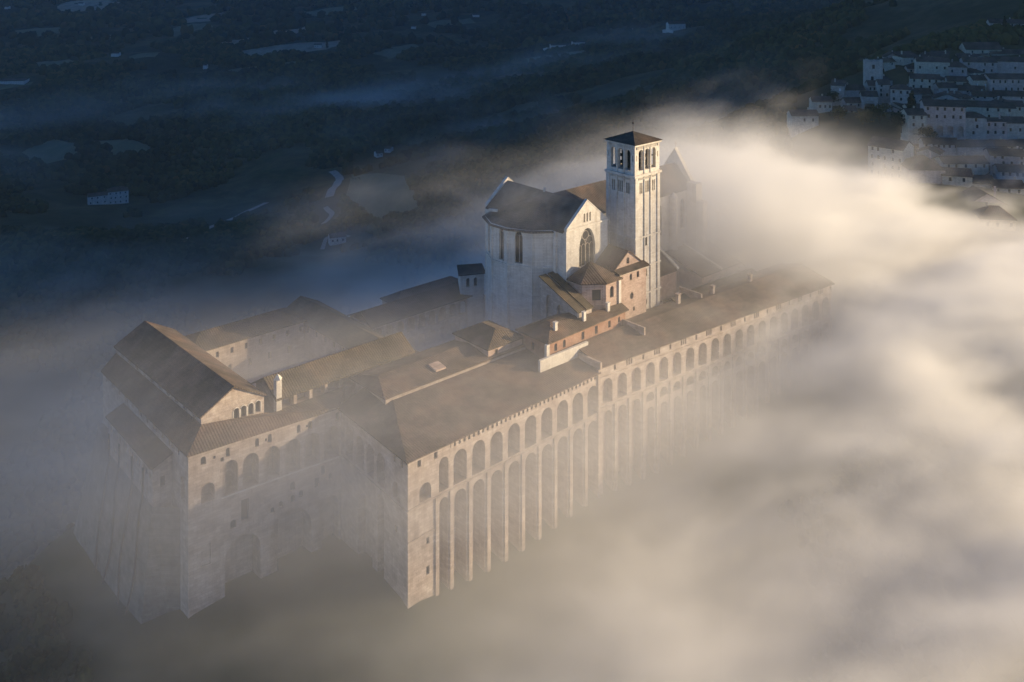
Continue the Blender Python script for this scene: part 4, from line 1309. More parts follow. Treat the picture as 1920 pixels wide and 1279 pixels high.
LIT, n_, b_ = mat('white_shutter_and_lit_window')  # pale colour stands in for lit windows; the white shutter shares it
n_.links.new(ramp(n_, noise(n_, coord(n_), 0.9), [(0.4, (0.70, 0.72, 0.75)), (0.7, (0.80, 0.82, 0.84))]), b_.inputs['Base Color'])
H = HWALLS
TG = 'stone houses of the hillside town'
TOWN = [
    # name, px, py, w, h, depth, rz, wall, roof mat, label, kwargs
    ('tower_ruin', 1639, 160, 31, 46, 9, 4, H[0], 0, 'roofless square medieval tower standing above the town\'s left end', dict(cat='tower', roof='ruin', cols=1, rows=2, chim=0, win=(1.6, 2.6))),
    ('house', 1570, 178, 24, 19, 8, -18, H[0], 0, 'small stone house with a pair of white windows left of the ruined tower', dict(cols=2, rows=1, lit=True, roof='shed')),
    ('house', 1604, 176, 36, 8, 9, 4, H[0], 1, 'long low dark roofed shed between the white-windowed house and the ruined tower', dict(cols=0)),
    ('house', 1639, 176, 20, 17, 8, 0, H[0], 0, 'narrow house with three slit windows directly under the ruined tower', dict(cols=3, rows=1)),
    ('house', 1658, 184, 20, 27, 8, 8, H[0], 0, 'tall thin house with balconies below right of the ruined tower', dict(cols=2, rows=3)),
    ('house', 1689, 194, 37, 26, 10, -12, H[0], 0, 'pale cube-like house with a low hipped roof beside the dark cypress', dict(cols=3, rows=2, roof='hip')),
    ('house', 1631, 193, 28, 14, 8, 0, H[0], 1, 'dark roofed house with one round arch below the ruined tower', dict(cols=0, arches=1)),
    ('house', 1542, 211, 36, 22, 10, 3, H[2], 1, 'cream house with a row of four square windows at the town\'s left tip', dict(cols=4, rows=1)),
    ('house', 1602, 206, 31, 14, 8, 14, H[0], 1, 'grey house with a lit sloping roof edge right of the four-windowed house', dict(cols=2, rows=1)),
    ('house', 1596, 217, 21, 10, 6, 4, H[2], 0, 'tiny bright cottage in the bushes at the fog edge', dict(cols=1, rows=1)),
    ('house', 1510, 236, 50, 20, 10, 6, H[2], 0, 'broad house half sunk in golden fog at the lowest left of the town', dict(cols=3, rows=1)),
    ('house', 1893, 63, 68, 21, 11, 0, H[0], 1, 'isolated villa with two rows of dark windows highest on the wooded hill', dict(cat='villa', cols=6, rows=2)),
    ('church', 1845, 105, 66, 12, 12, 3, H[2], 0, 'church with a high pale screen wall behind its roof at the top', dict(cat='church', cols=3, rows=1, rise=4, chim=0)),
    ('house', 1893, 108, 66, 7, 10, 0, H[0], 0, 'long grey roof with a white parapet right of the hilltop church', dict(cols=0, chim=1)),
    ('house', 1750, 139, 58, 24, 10, 2, H[2], 0, 'long pale house with two windows at the upper left of the terraces', dict(cols=4, rows=1)),
    ('house', 1796, 143, 32, 18, 9, 0, H[1], 0, 'house with a hipped roof jutting out in the middle of the upper terrace', dict(cols=2, rows=1, roof='hip', rise=3)),
    ('house', 1838, 139, 58, 24, 11, 0, H[1], 0, 'pinkish row house with two rows of broad windows on the upper terrace', dict(cols=4, rows=2)),
    ('house', 1896, 140, 60, 25, 11, 0, H[1], 1, 'long blank-walled pink house at the right end of the upper terrace', dict(cols=1, rows=1)),
    ('house', 1735, 170, 52, 22, 9, -4, H[2], 0, 'cream house with one square window and dark garage openings mid terrace left', dict(cols=4, rows=2)),
    ('house', 1802, 164, 46, 13, 9, 0, H[2], 0, 'low wide house with a single window under a long grey roof in mid terrace', dict(cols=2, rows=1)),
    ('house', 1841, 171, 32, 20, 9, 0, H[2], 1, 'house with a white shutter between the low wide house and the pink block', dict(cols=2, rows=1, lit=True)),
    ('house', 1892, 175, 70, 27, 12, 0, H[1], 0, 'big pink apartment block with paired windows at the right of mid terrace', dict(cols=6, rows=2)),
    ('house', 1778, 177, 36, 14, 8, 6, H[0], 1, 'small dim house with one wide window right of the garage house', dict(cols=1, rows=1)),
    ('house', 1820, 177, 44, 8, 7, 0, H[0], 0, 'low house with a covered balcony under mid terrace', dict(cols=4, rows=1)),
    ('house', 1776, 192, 44, 8, 9, 0, H[0], 0, 'small house whose pale gable front faces the viewer above the long palace', dict(cols=1, rows=1, roof='front', rise=2.4)),
    ('house', 1847, 188, 42, 8, 8, 0, H[0], 1, 'very low house with white glints on its terrace left of the dark pink shed', dict(cols=3, rows=1)),
    ('house', 1897, 189, 56, 9, 9, -3, H[1], 1, 'dark pinkish shed row at the right edge under the apartment block', dict(cols=3, rows=1)),
    ('palace', 1754 + 18, 256, 72, 55, 13, 2, H[1], 1, 'large three-storey violet grey palace with arcaded ground floor', dict(cat='palace', cols=5, rows=4, arches=4)),
    ('house', 1720, 256, 34, 43, 12, 0, H[2], 1, 'cream tower-like house under the long roof at the left end of the palace', dict(cols=2, rows=3, arches=1)),
    ('house', 1854, 226, 92, 26, 12, 0, H[2], 1, 'wide row house with five small windows and tall arches behind the stone cube house', dict(cols=5, rows=2)),
    ('house', 1828, 257, 42, 37, 10, -8, H[0], 1, 'rough stone cube house with a single column of three windows right of the palace', dict(cols=1, rows=3, roof='hip')),
    ('house', 1868, 257, 40, 31, 10, 0, H[1], 1, 'pale house with a dark flat porch roof right of the stone cube house', dict(cols=3, rows=2, roof='flat')),
    ('house', 1905, 226, 30, 28, 10, 6, H[2], 0, 'half-cut cream house at the right edge behind the porch-roofed house', dict(cols=2, rows=2)),
    ('house', 1906, 258, 36, 27, 10, 8, H[0], 0, 'sloping-roofed house at the right edge beside the porch-roofed house', dict(cols=2, rows=1)),
    ('house', 1765, 282, 62, 13, 9, -3, H[0], 1, 'dark ridge-roofed house below the palace', dict(cols=6, rows=1)),
    ('house', 1830, 285, 70, 11, 9, 3, H[0], 0, 'long low shed with a pale lit wall top in front of the stone cube house', dict(cols=0)),
    ('house', 1893, 283, 60, 9, 8, 0, H[2], 0, 'low building with a white lattice terrace near the right edge', dict(cols=6, rows=1)),
    ('palazzo', 1660, 336, 66, 62, 13, -34, H[2], 0, 'tall white four-storey palazzo rising from the fog with a slanting brown roof', dict(cat='palace', cols=5, rows=4, rise=3)),
    ('house', 1712, 328, 44, 22, 12, 30, H[1], 0, 'brown roofed rear wing touching the white palazzo on its right', dict(cols=2, rows=1)),
    ('house', 1739, 362, 66, 42, 15, 0, H[1], 0, 'round-looking hipped roof house with a blank pink wall right of the palazzo', dict(cols=0, roof='hip', rise=5)),
    ('house', 1812, 321, 84, 15, 11, 2, H[2], 0, 'low house with a very long roof seen above the blank pink wall', dict(cols=5, rows=1)),
    ('house', 1890, 314, 62, 22, 11, -2, H[1], 1, 'two-storey house with four dark windows at right under the lattice terrace', dict(cols=4, rows=2)),
    ('house', 1795, 366, 52, 37, 11, -5, H[2], 0, 'cream house with two tall windows rising from the fog right of the pink wall', dict(cols=2, rows=2)),
    ('house', 1842, 362, 46, 20, 10, 3, H[2], 1, 'pale house with two small windows under a wide dark roof near the fog line', dict(cols=2, rows=1)),
    ('house', 1893, 370, 58, 18, 10, 0, H[2], 0, 'cream terrace house with three windows under a brown roof at right', dict(cols=3, rows=1)),
    ('house', 1850, 402, 88, 16, 12, 0, H[1], 0, 'gable-fronted pink house fading into golden fog', dict(cols=0, roof='front', rise=5.5)),
    ('house', 1872, 436, 62, 27, 11, 0, H[2], 0, 'lowest visible house under a broad faint roof in the brightest fog', dict(cols=3, rows=1, roof='hip', rise=4)),
    ('house', 1900, 337, 50, 15, 10, 4, H[0], 1, 'house with white glazed bays at the right edge above the cream terrace house', dict(cols=4, rows=1)),
    ('house', 1740, 300, 40, 14, 9, -20, H[0], 0, 'small white-gabled house between the palazzo and the dark ridge-roofed house', dict(cols=1, rows=1, roof='front', rise=2)),
]
for name, px, py, wp, hp, dep, rz, wm, rmi, lab, kw in TOWN:
    d_ = 407 + (440 - py) * 0.62 if py > 255 else (521 + (255 - py) * 1.05)
    if px < 1620 and py > 185: d_ = 560 + (235 - py) * 1.0
    house(name, px, py, wp, hp * random.uniform(.92, 1.06), dep, rz - 8 + random.uniform(-9, 9), wm, HTILE[rmi], lab, group=TG, D=d_, **kw)

# lesser houses packed between the named rows; nothing but their place tells them apart
for i in range(130):
    py = random.choice([100, 122, 146, 160, 184, 196, 214, 238, 262, 272, 296, 306, 330, 350, 380, 395, 418]) + random.uniform(-5, 5)
    px = random.uniform(1660 if py < 240 else 1700 + max(0, py - 330) * .9, 1935)
    if py < 112: px = random.uniform(1840, 1935)
    d_ = (407 + (440 - py) * 0.62 if py > 255 else (521 + (255 - py) * 1.05)) + random.uniform(8, 22)
    wm = random.choice(H)
    house('house', px, py, random.uniform(20, 44), random.uniform(8, 20), random.uniform(7, 11), random.uniform(-28, 22), wm, random.choice(HTILE),
          'lesser stone house packed between the larger houses of the town', group='lesser houses of the town', D=d_, cols=random.choice([2, 3, 3, 4]), rows=random.choice([1, 1, 2]),
          roof=random.choice(['gable', 'gable', 'hip', 'front', 'shed']), rise=random.uniform(1.4, 2.8))

# ---- farms and scattered buildings of the valley
VG = 'scattered buildings of the dark valley'
VAL = [
    ('farmhouse', 222, 383, 36, 24, 14, 26, PALE[0], 0, 'taller block of the white farm on the left hillside', dict(cols=4, rows=3, roof='hip', rise=3.5)),
    ('farmhouse', 190, 385, 46, 17, 12, 26, PALE[0], 0, 'lower long wing of the white farm on the left hillside', dict(cols=4, rows=2)),
    ('farmhouse', 634, 459, 30, 14, 9, 20, PALE[0], 0, 'lone pale cottage on the lane left of the apse', dict(cols=3, rows=1)),
    ('farmhouse', 712, 297, 12, 8, 9, 30, PALE[0], 1, 'small ghostly farmhouse left of a twin in the dark woods', dict(cols=2, rows=1)),
    ('farmhouse', 726, 287, 12, 8, 9, -20, PALE[0], 1, 'small ghostly farmhouse, the upper of the twins in the dark woods', dict(cols=2, rows=1)),
    ('villa', 1052, 94, 38, 9, 16, 10, PALE[0], 0, 'long white hall on the wooded crest above the tower', dict(cols=8, rows=1)),
    ('villa', 1086, 88, 24, 8, 12, 14, PALE[0], 0, 'smaller white hall just right of the long white hall', dict(cols=4, rows=1)),
    ('monastery_church', 1270, 57, 34, 12, 14, 16, PALE[0], 1, 'white hermitage church with a tiny belfry on the crest', dict(cat='church', cols=4, rows=1, rise=4)),
    ('farmhouse', 795, 31, 8, 4, 12, 10, PALE[0], 1, 'smallest white dot of a farm at the top of the valley, left of centre', dict(cols=0)),
    ('farmhouse', 775, 56, 9, 5, 12, 0, PALE[0], 1, 'white farm dot below the topmost one', dict(cols=0)),
    ('farmhouse', 893, 32, 12, 4, 12, 10, PALE[0], 1, 'thin white farm at the top of the valley near the picture middle', dict(cols=0)),
    ('farmhouse', 596, 92, 14, 6, 14, 10, PALE[0], 0, 'farm with a cypress on the pale hill field', dict(cols=3, rows=1)),
    ('farmhouse', 215, 107, 14, 6, 14, 0, PALE[0], 1, 'farm beside a green field on the far left slope', dict(cols=0)),
    ('farmhouse', 384, 132, 7, 7, 9, 0, PALE[0], 1, 'tall narrow farm tower among the dark woods', dict(cols=0)),
    ('warehouse', 22, 159, 44, 6, 30, 8, PALE[0], 1, 'long low white shed at the far left edge', dict(cat='warehouse', cols=0, roof='flat')),
    ('farmhouse', 12, 17, 7, 4, 14, 0, PALE[0], 0, 'white farm in the sunlit corner of the valley, left one', dict(cols=0)),
    ('farmhouse', 151, 11, 9, 4, 14, 0, PALE[0], 0, 'white farm on the edge of the sunlit field at top left', dict(cols=0)),
]
for name, px, py, wp, hp, dep, rz, wm, rmi, lab, kw in VAL:
    kw.setdefault('cat', 'farmhouse')
    kw.setdefault('chim', 0)
    house(name, px, py, wp, hp, dep, rz, wm, HTILE[rmi], lab, group=VG, win=(1.3, 1.8), **kw)
wl = MB()
for (pa, pb) in (((980, 98), (1030, 96)), ((1185, 58), (1262, 64))):
    A, B = hit(*pa), hit(*pb)
    wl = MB()
    for i in range(10):
        t0, t1 = i / 10, (i + 1) / 10
        q = [(A[0] + (B[0] - A[0]) * t, A[1] + (B[1] - A[1]) * t) for t in (t0, t1)]
        hh_ = [hgt(*p) for p in q]
        wl.poly([(q[0][0], q[0][1], hh_[0] - 3), (q[1][0], q[1][1], hh_[1] - 3), (q[1][0], q[1][1], hh_[1] + 6), (q[0][0], q[0][1], hh_[0] + 6)])
        wl.poly([(q[0][0], q[0][1] + 1.5, hh_[0] - 3), (q[1][0], q[1][1] + 1.5, hh_[1] - 3), (q[1][0], q[1][1] + 1.5, hh_[1] + 6), (q[0][0], q[0][1] + 1.5, hh_[0] + 6)][::-1])
        wl.poly([(q[0][0], q[0][1], hh_[0] + 6), (q[1][0], q[1][1], hh_[1] + 6), (q[1][0], q[1][1] + 1.5, hh_[1] + 6), (q[0][0], q[0][1] + 1.5, hh_[0] + 6)])
    tag(wl.build('terrace_wall', PALE[0]), 'pale terrace wall on the crest left of the long white hall' if pa[0] < 1100 else 'pale terrace wall running left from the hermitage church', 'wall')

# ---- roads and fields draped on the ground
ROAD, n, b = mat('pale_road')
n.links.new(ramp(n, noise(n, coord(n), .3), [(.3, (.20, .19, .17)), (.7, (.34, .32, .29))]), b.inputs['Base Color'])
b.inputs['Roughness'].default_value = 1


def ribbon(name, pix, wd, m, z=0.6, sub=8):
    P = [hit(*p) for p in pix]
    pts = []
    for p, q in zip(P, P[1:]):
        for i in range(sub):
            t = i / sub
            pts.append((p[0] + (q[0] - p[0]) * t, p[1] + (q[1] - p[1]) * t))
    pts.append(P[-1][:2])
    pts = np.array(pts)
    k = np.ones(5) / 5
    if len(pts) > 12:
        mid = np.stack([np.convolve(pts[:, i], k, 'valid') for i in (0, 1)], 1)
        pts = np.concatenate([pts[:1], mid, pts[-1:]])
    d = np.gradient(pts, axis=0)
    d /= np.linalg.norm(d, axis=1)[:, None] + 1e-9
    nn = np.stack([-d[:, 1], d[:, 0]], 1) * wd / 2
    L_, R_ = pts + nn, pts - nn
    V = np.concatenate([np.column_stack([L_, height(L_[:, 0], L_[:, 1]) + z]), np.column_stack([R_, height(R_[:, 0], R_[:, 1]) + z])])
    n_ = len(pts)
    f = np.array([(i, i + 1, n_ + i + 1, n_ + i) for i in range(n_ - 1)])[:, ::-1]
    o = np_mesh(name, V, f, m)
    tag(o, kind='structure')
    return o


ribbon('road', [(350, 452), (378, 436), (405, 424), (450, 405), (500, 382)], 6.5, ROAD)
ribbon('lane', [(622, 322), (628, 328), (638, 335), (632, 348), (622, 358), (617, 372)], 9, ROAD)
ribbon('path', [(610, 393), (624, 402), (616, 415), (606, 422)], 5, ROAD)
ribbon('track', [(604, 470), (612, 448), (640, 443), (655, 448)], 3.5, ROAD)


def field(pix, m, z=0.5):
    """a mown or ploughed field: fan of quads draped on the ground"""
    P = np.array([hit(*p)[:2] for p in pix])
    c = P.mean(0)
    nr, ns = 8, len(P) * 6
    E_ = np.array([(lambda e_: c + (e_ - c) * (0.78 + 0.5 * float(fbm(np.array([e_[0] / 45]), np.array([e_[1] / 45]), np.array([1.5]), 3)[0])))(P[i] + (P[(i + 1) % len(P)] - P[i]) * j / 6) for i in range(len(P)) for j in range(6)])
    V = [c]
    for r in range(1, nr + 1):
        for e in E_: V.append(c + (e - c) * r / nr)
    V = np.array(V)
    V3 = np.column_stack([V, height(V[:, 0], V[:, 1]) + z])
    me = bpy.data.meshes.new('field')
    fs = [(0, 1 + i, 1 + (i + 1) % ns) for i in range(ns)]
    for r in range(nr - 1):
        for i in range(ns):
            j = (i + 1) % ns
            fs.append((1 + r * ns + i, 1 + (r + 1) * ns + i, 1 + (r + 1) * ns + j, 1 + r * ns + j))
    me.from_pydata([tuple(v) for v in V3], [], fs)
    me.materials.append(m)
    o = bpy.data.objects.new('field', me)
    col.objects.link(o)
    tag(o, kind='structure')
    return P


def field_mat(name, c0, c1):
    m, n, b = mat(name)
    f = noise(n, coord(n, (1, .25, 1)), .05, 6, .7)
    n.links.new(ramp(n, f, [(.35, c0), (.65, c1)]), b.inputs['Base Color'])
    b.inputs['Roughness'].default_value = 1
    return m


FG, FB = field_mat('meadow', (.07, .085, .045), (.13, .14, .075)), field_mat('stubble_field', (.17, .145, .10), (.30, .26, .185))
FIELDS = []
for pix, m in (([(430, 102), (520, 85), (640, 76), (648, 84), (560, 102), (470, 112)], FB), ([(404, 142), (450, 128), (490, 128), (480, 138), (420, 145)], FG), ([(390, 84), (440, 80), (500, 62), (530, 54), (520, 66), (440, 90)], FB),
               ([(535, 60), (580, 48), (575, 58), (545, 68)], FB), ([(0, 172), (0, 162), (60, 156), (55, 162)], FG), ([(240, 108), (300, 100), (290, 108), (245, 112)], FG), ([(160, 70), (215, 66), (205, 76), (165, 76)], FG),
               ([(100, 15), (160, -4), (260, -12), (200, 18), (130, 22)], FB), ([(660, 330), (760, 335), (790, 400), (700, 420), (650, 380)], FG), ([(40, 290), (100, 262), (150, 270), (140, 300), (60, 312)], FG), ([(160, 268), (240, 262), (300, 282), (220, 296)], FG), ([(20, 60), (110, 52), (130, 62), (40, 74)], FG), ([(300, 60), (360, 46), (400, 52), (330, 70)], FG), ([(700, 100), (770, 84), (800, 92), (730, 112)], FG),
               ([(60, 120), (130, 112), (150, 124), (70, 134)], FG), ([(520, 120), (590, 112), (600, 122), (540, 130)], FG), ([(960, 110), (1100, 96), (1110, 104), (990, 124)], FG), ([(330, 36), (420, 24), (430, 32), (350, 44)], FB), ([(560, 24), (660, 12), (670, 20), (590, 32)], FG), ([(800, 44), (880, 36), (890, 44), (820, 54)], FG)):
    FIELDS.append(field(pix, m))


CLEAR = []
for nm, px, py, wp, hp, dep, rz, wm, rmi, lab, kw in VAL:
    q = hit(px, py)
    CLEAR.append((q[0], q[1] - 8 - q[1] * .012, wp * q[1] / F * .6 + 12 + q[1] * .014))
for pix in ([(350, 452), (378, 436), (405, 424), (428, 415), (450, 405), (475, 393), (500, 382)], [(622, 322), (628, 328), (638, 335), (636, 342), (632, 348), (627, 353), (622, 358), (617, 372)], [(610, 393), (624, 402), (620, 409), (616, 415), (606, 422)]):
    for p_ in pix:
        q = hit(*p_)
        CLEAR.append((q[0], q[1] - 6, 14))


def inside(x, y):
    r = np.zeros(x.shape, bool)
    for P in FIELDS:
        k = np.zeros(x.shape, bool)
        for i in range(len(P)):
            (x0, y0), (x1, y1) = P[i], P[(i + 1) % len(P)]
            c = ((y0 > y) != (y1 > y)) & (x < (x1 - x0) * (y - y0) / (y1 - y0 + 1e-12) + x0)
            k ^= c
        r |= k
    for cx_, cy_, cr_ in CLEAR:
        r |= (x - cx_) ** 2 + ((y - cy_) * .6) ** 2 < cr_ ** 2
    return r


# ---- woodland: far too many trees to count
def ico(sub):
    t = (1 + 5 ** .5) / 2
    v = [(-1, t, 0), (1, t, 0), (-1, -t, 0), (1, -t, 0), (0, -1, t), (0, 1, t), (0, -1, -t), (0, 1, -t), (t, 0, -1), (t, 0, 1), (-t, 0, -1), (-t, 0, 1)]
    f = [(0, 11, 5), (0, 5, 1), (0, 1, 7), (0, 7, 10), (0, 10, 11), (1, 5, 9), (5, 11, 4), (11, 10, 2), (10, 7, 6), (7, 1, 8), (3, 9, 4), (3, 4, 2), (3, 2, 6), (3, 6, 8), (3, 8, 9), (4, 9, 5), (2, 4, 11), (6, 2, 10), (8, 6, 7), (9, 8, 1)]
    v = [Vector(p).normalized() for p in v]
    for _ in range(sub):
        nf, cache = [], {}
        def mid(a, b):
            k = (min(a, b), max(a, b))
            if k not in cache:
                v.append(((v[a] + v[b]) / 2).normalized())
                cache[k] = len(v) - 1
            return cache[k]
        for a, b_, c in f:
            ab, bc, ca_ = mid(a, b_), mid(b_, c), mid(c, a)
            nf += [(a, ab, ca_), (b_, bc, ab), (c, ca_, bc), (ab, bc, ca_)]
        f = nf
    return np.array([tuple(p) for p in v]), np.array(f)


def scatter(name, n, D0, D1, size, sub, label, xr=(-0.74, 0.66), keep=None, jag=0.35, m=None):
    D = np.sqrt(rng.random(n) * (D1 ** 2 - D0 ** 2) + D0 ** 2)
    xx_ = D * (xr[0] + (xr[1] - xr[0]) * rng.random(n))
    z = height(xx_, D)
    ok = ~inside(xx_, D)
    den = fbm(xx_ / 140, D / 140, z * 0 + 4, 4)
    ok &= den > 0.40 + 0.06 * (D > 900) * 0
    # not on the convent, the town streets
    a, b = plan(xx_, D)
    ok &= ~((a > 85) & (a < 345) & (b > 165) & (b < 305))
    ok &= ~((xx_ / D > 0.275) & (D < 690) & (D > 380))
    if keep is not None: ok &= keep(xx_, D, z)
    xx_, D, z = xx_[ok], D[ok], z[ok]
    V0, F0 = ico(sub)
    k = len(xx_)
    s = size * (0.6 + 0.8 * rng.random(k)) * np.clip(D / 900, 0.8, 2.2) ** 0.5
    sh = 1 + jag * (rng.random((k, len(V0))) - 0.5) * 2
    ang = rng.random(k) * 6.28
    vx = V0[None, :, 0] * np.cos(ang)[:, None] - V0[None, :, 1] * np.sin(ang)[:, None]
    vy = V0[None, :, 0] * np.sin(ang)[:, None] + V0[None, :, 1] * np.cos(ang)[:, None]
    asp = 0.75 + 0.6 * rng.random(k)
    P = np.stack([vx * sh * s[:, None] * .62 + xx_[:, None], vy * sh * s[:, None] * .62 + D[:, None], V0[None, :, 2] * sh * (s * asp)[:, None] * .62 + (z + s * asp * .35)[:, None]], -1)
    Fc = F0[None] + (np.arange(k) * len(V0))[:, None, None]
    o = np_mesh(name, P.reshape(-1, 3), Fc.reshape(-1, 3), m or LEAFV, smooth=False)
    at = o.data.attributes.new('tint', 'FLOAT', 'POINT')
    at.data.foreach_set('value', np.repeat(rng.random(k).astype(np.float32), len(V0)))
    tag(o, label, None, None, 'stuff')
    return o


LEAFV, n, b = mat('woodland_crowns')
at_ = n.nodes.new('ShaderNodeAttribute')
at_.attribute_name = 'tint'
c1 = ramp(n, at_.outputs['Fac'], [(0.0, (.018, .026, .014)), (.45, (.036, .048, .022)), (.80, (.056, .066, .030)), (.96, (.075, .070, .030)), (1.0, (.10, .075, .032))])
big = noise(n, coord(n), .004, 4, .6)
n.links.new(mul(n, c1, ramp(n, big, [(.38, (.55, .65, .65)), (.62, (1.5, 1.3, 1.0))]), 1), b.inputs['Base Color'])
b.inputs['Roughness'].default_value = 1
b.inputs['Specular IOR Level'].default_value = 0.03
scatter('woods', 34000, 330, 1000, 5.0, 1, 'dark mixed woodland on the slopes behind the convent', jag=.30)
scatter('woods', 56000, 1000, 2300, 5.6, 1, 'dark woodland covering the valley and the opposite slopes', jag=.35)
scatter('woods', 26000, 2300, 5200, 10, 0, 'far woodland on the hills at the top of the view', jag=.35)
scatter('undergrowth', 9000, 120, 330, 2.6, 2, 'low scrub on the steep slope below the convent walls', jag=.35)


# ---- single trees one can tell apart
def leaf_tree(name, h, rad, x, y, z, label, cat='tree', group=None, kind='round', n=900, m=None):
    root = bpy.data.objects.new(name, None)
    col.objects.link(root)
    root.location = (x, y, z)
    tag(root, label, cat, group)
    mb = MB()
    th = h * (.45 if kind == 'round' else .2)
    mb.frustum((0, 0), h * .035, h * .02, -1, th, 8)
    for i in range(5):
        a = i * 1.3 + 0.4
        e = Vector((math.cos(a) * rad * .55, math.sin(a) * rad * .55, h * (.55 + .07 * i)))
        s_ = Vector((0, 0, th * (.7 + .06 * i)))
        d = (e - s_)
        pr = Vector((-d.y, d.x, 0)).normalized() * h * .012
        for q in (pr, Vector((0, 0, h * .012))):
            mb.poly([s_ + q, s_ - q, e - q * .3, e + q * .3])
    mb.build('trunk', BARK, root)
    V, Fs = [], []
    clumps = []
    for i in range(16):
        a, r = random.uniform(0, 6.28), rad * random.uniform(.1, .72)
        if kind == 'round': clumps.append((r * math.cos(a), r * math.sin(a), h * random.uniform(.45, .88), rad * random.uniform(.28, .5)))
        else:
            t = i / 15
            clumps.append((0.15 * rad * math.cos(a), .15 * rad * math.sin(a), h * (.12 + .84 * t), rad * (1.0 - .8 * t ** 1.6) * .8))
    for i in range(n):
        c = random.choice(clumps)
        v = Vector((random.gauss(0, 1), random.gauss(0, 1), random.gauss(0, 1))).normalized() * c[3] * random.uniform(.55, 1.05)
        p = Vector(c[:3]) + v
        sz = random.uniform(.22, .5) * (h / 10) ** .5
        u_ = Vector((random.gauss(0, 1), random.gauss(0, 1), random.gauss(0, 1))).normalized()
        w_ = u_.cross(Vector((random.gauss(0, 1), random.gauss(0, 1), random.gauss(0, 1)))).normalized()
        k = len(V)
        V += [p + u_ * sz, p + w_ * sz, p - u_ * sz, p - w_ * sz]
        Fs.append((k, k + 1, k + 2, k + 3))
    me = bpy.data.meshes.new('crown')
    me.from_pydata([tuple(v) for v in V], [], Fs)
    me.materials.append(m or LEAF)
    c = bpy.data.objects.new('crown', me)
    col.objects.link(c)
    c.parent = root
    return root


x, y, z = 0, 0, 0
def ptree(px, py, h, rad, label, D=None, **kw):
    if D is None: x, y, z = hit(px, py, 150)
    else: x, y, z = (px - 960) / F * D, D, CAMH - (py - HZ) * D / F
    return leaf_tree(kw.pop('name', 'tree'), h, rad, x, y, z, label, **kw)


ptree(1709, 222, 15, 3.6, 'tall dark cypress between the cube-like house and the cream house', D=556, kind='cypress', name='cypress', cat='cypress', n=1500)
ptree(1884, 62, 12, 2.2, 'dark cypress in front of the topmost villa', D=716, kind='cypress', name='cypress', cat='cypress')
ptree(1650, 228, 9, 6, 'golden bush-like tree at the fog edge below the arch house', D=545, m=LEAFY)
ptree(1622, 236, 8, 6, 'low golden tree left of its neighbour at the fog edge', D=540, m=LEAFY)
ptree(1572, 232, 8, 6, 'brownish tree beside the tiny bright cottage', D=556, m=LEAFY)
ptree(1690, 246, 9, 6, 'dark round tree left of the cream tower-like house', D=530)
ptree(1740, 268, 8, 5, 'round tree in front of the palace arcade', D=512)
ptree(1560, 200, 9, 5, 'green tree behind the four-windowed house', D=600)
ptree(1725, 120, 10, 6, 'bushy tree at the left end of the upper terrace', D=690)
ptree(1790, 100, 10, 6, 'bushy tree left of the hilltop church', D=712)
ptree(613, 92, 22, 4, 'tiny lone cypress beside the farm on the pale hill field', name='cypress', cat='cypress', kind='cypress')
# ------------------------------------------------------------------ morning fog: drifting banks as a real volume
def sstep(t):
    t = np.clip(t, 0, 1)
    return t * t * (3 - 2 * t)


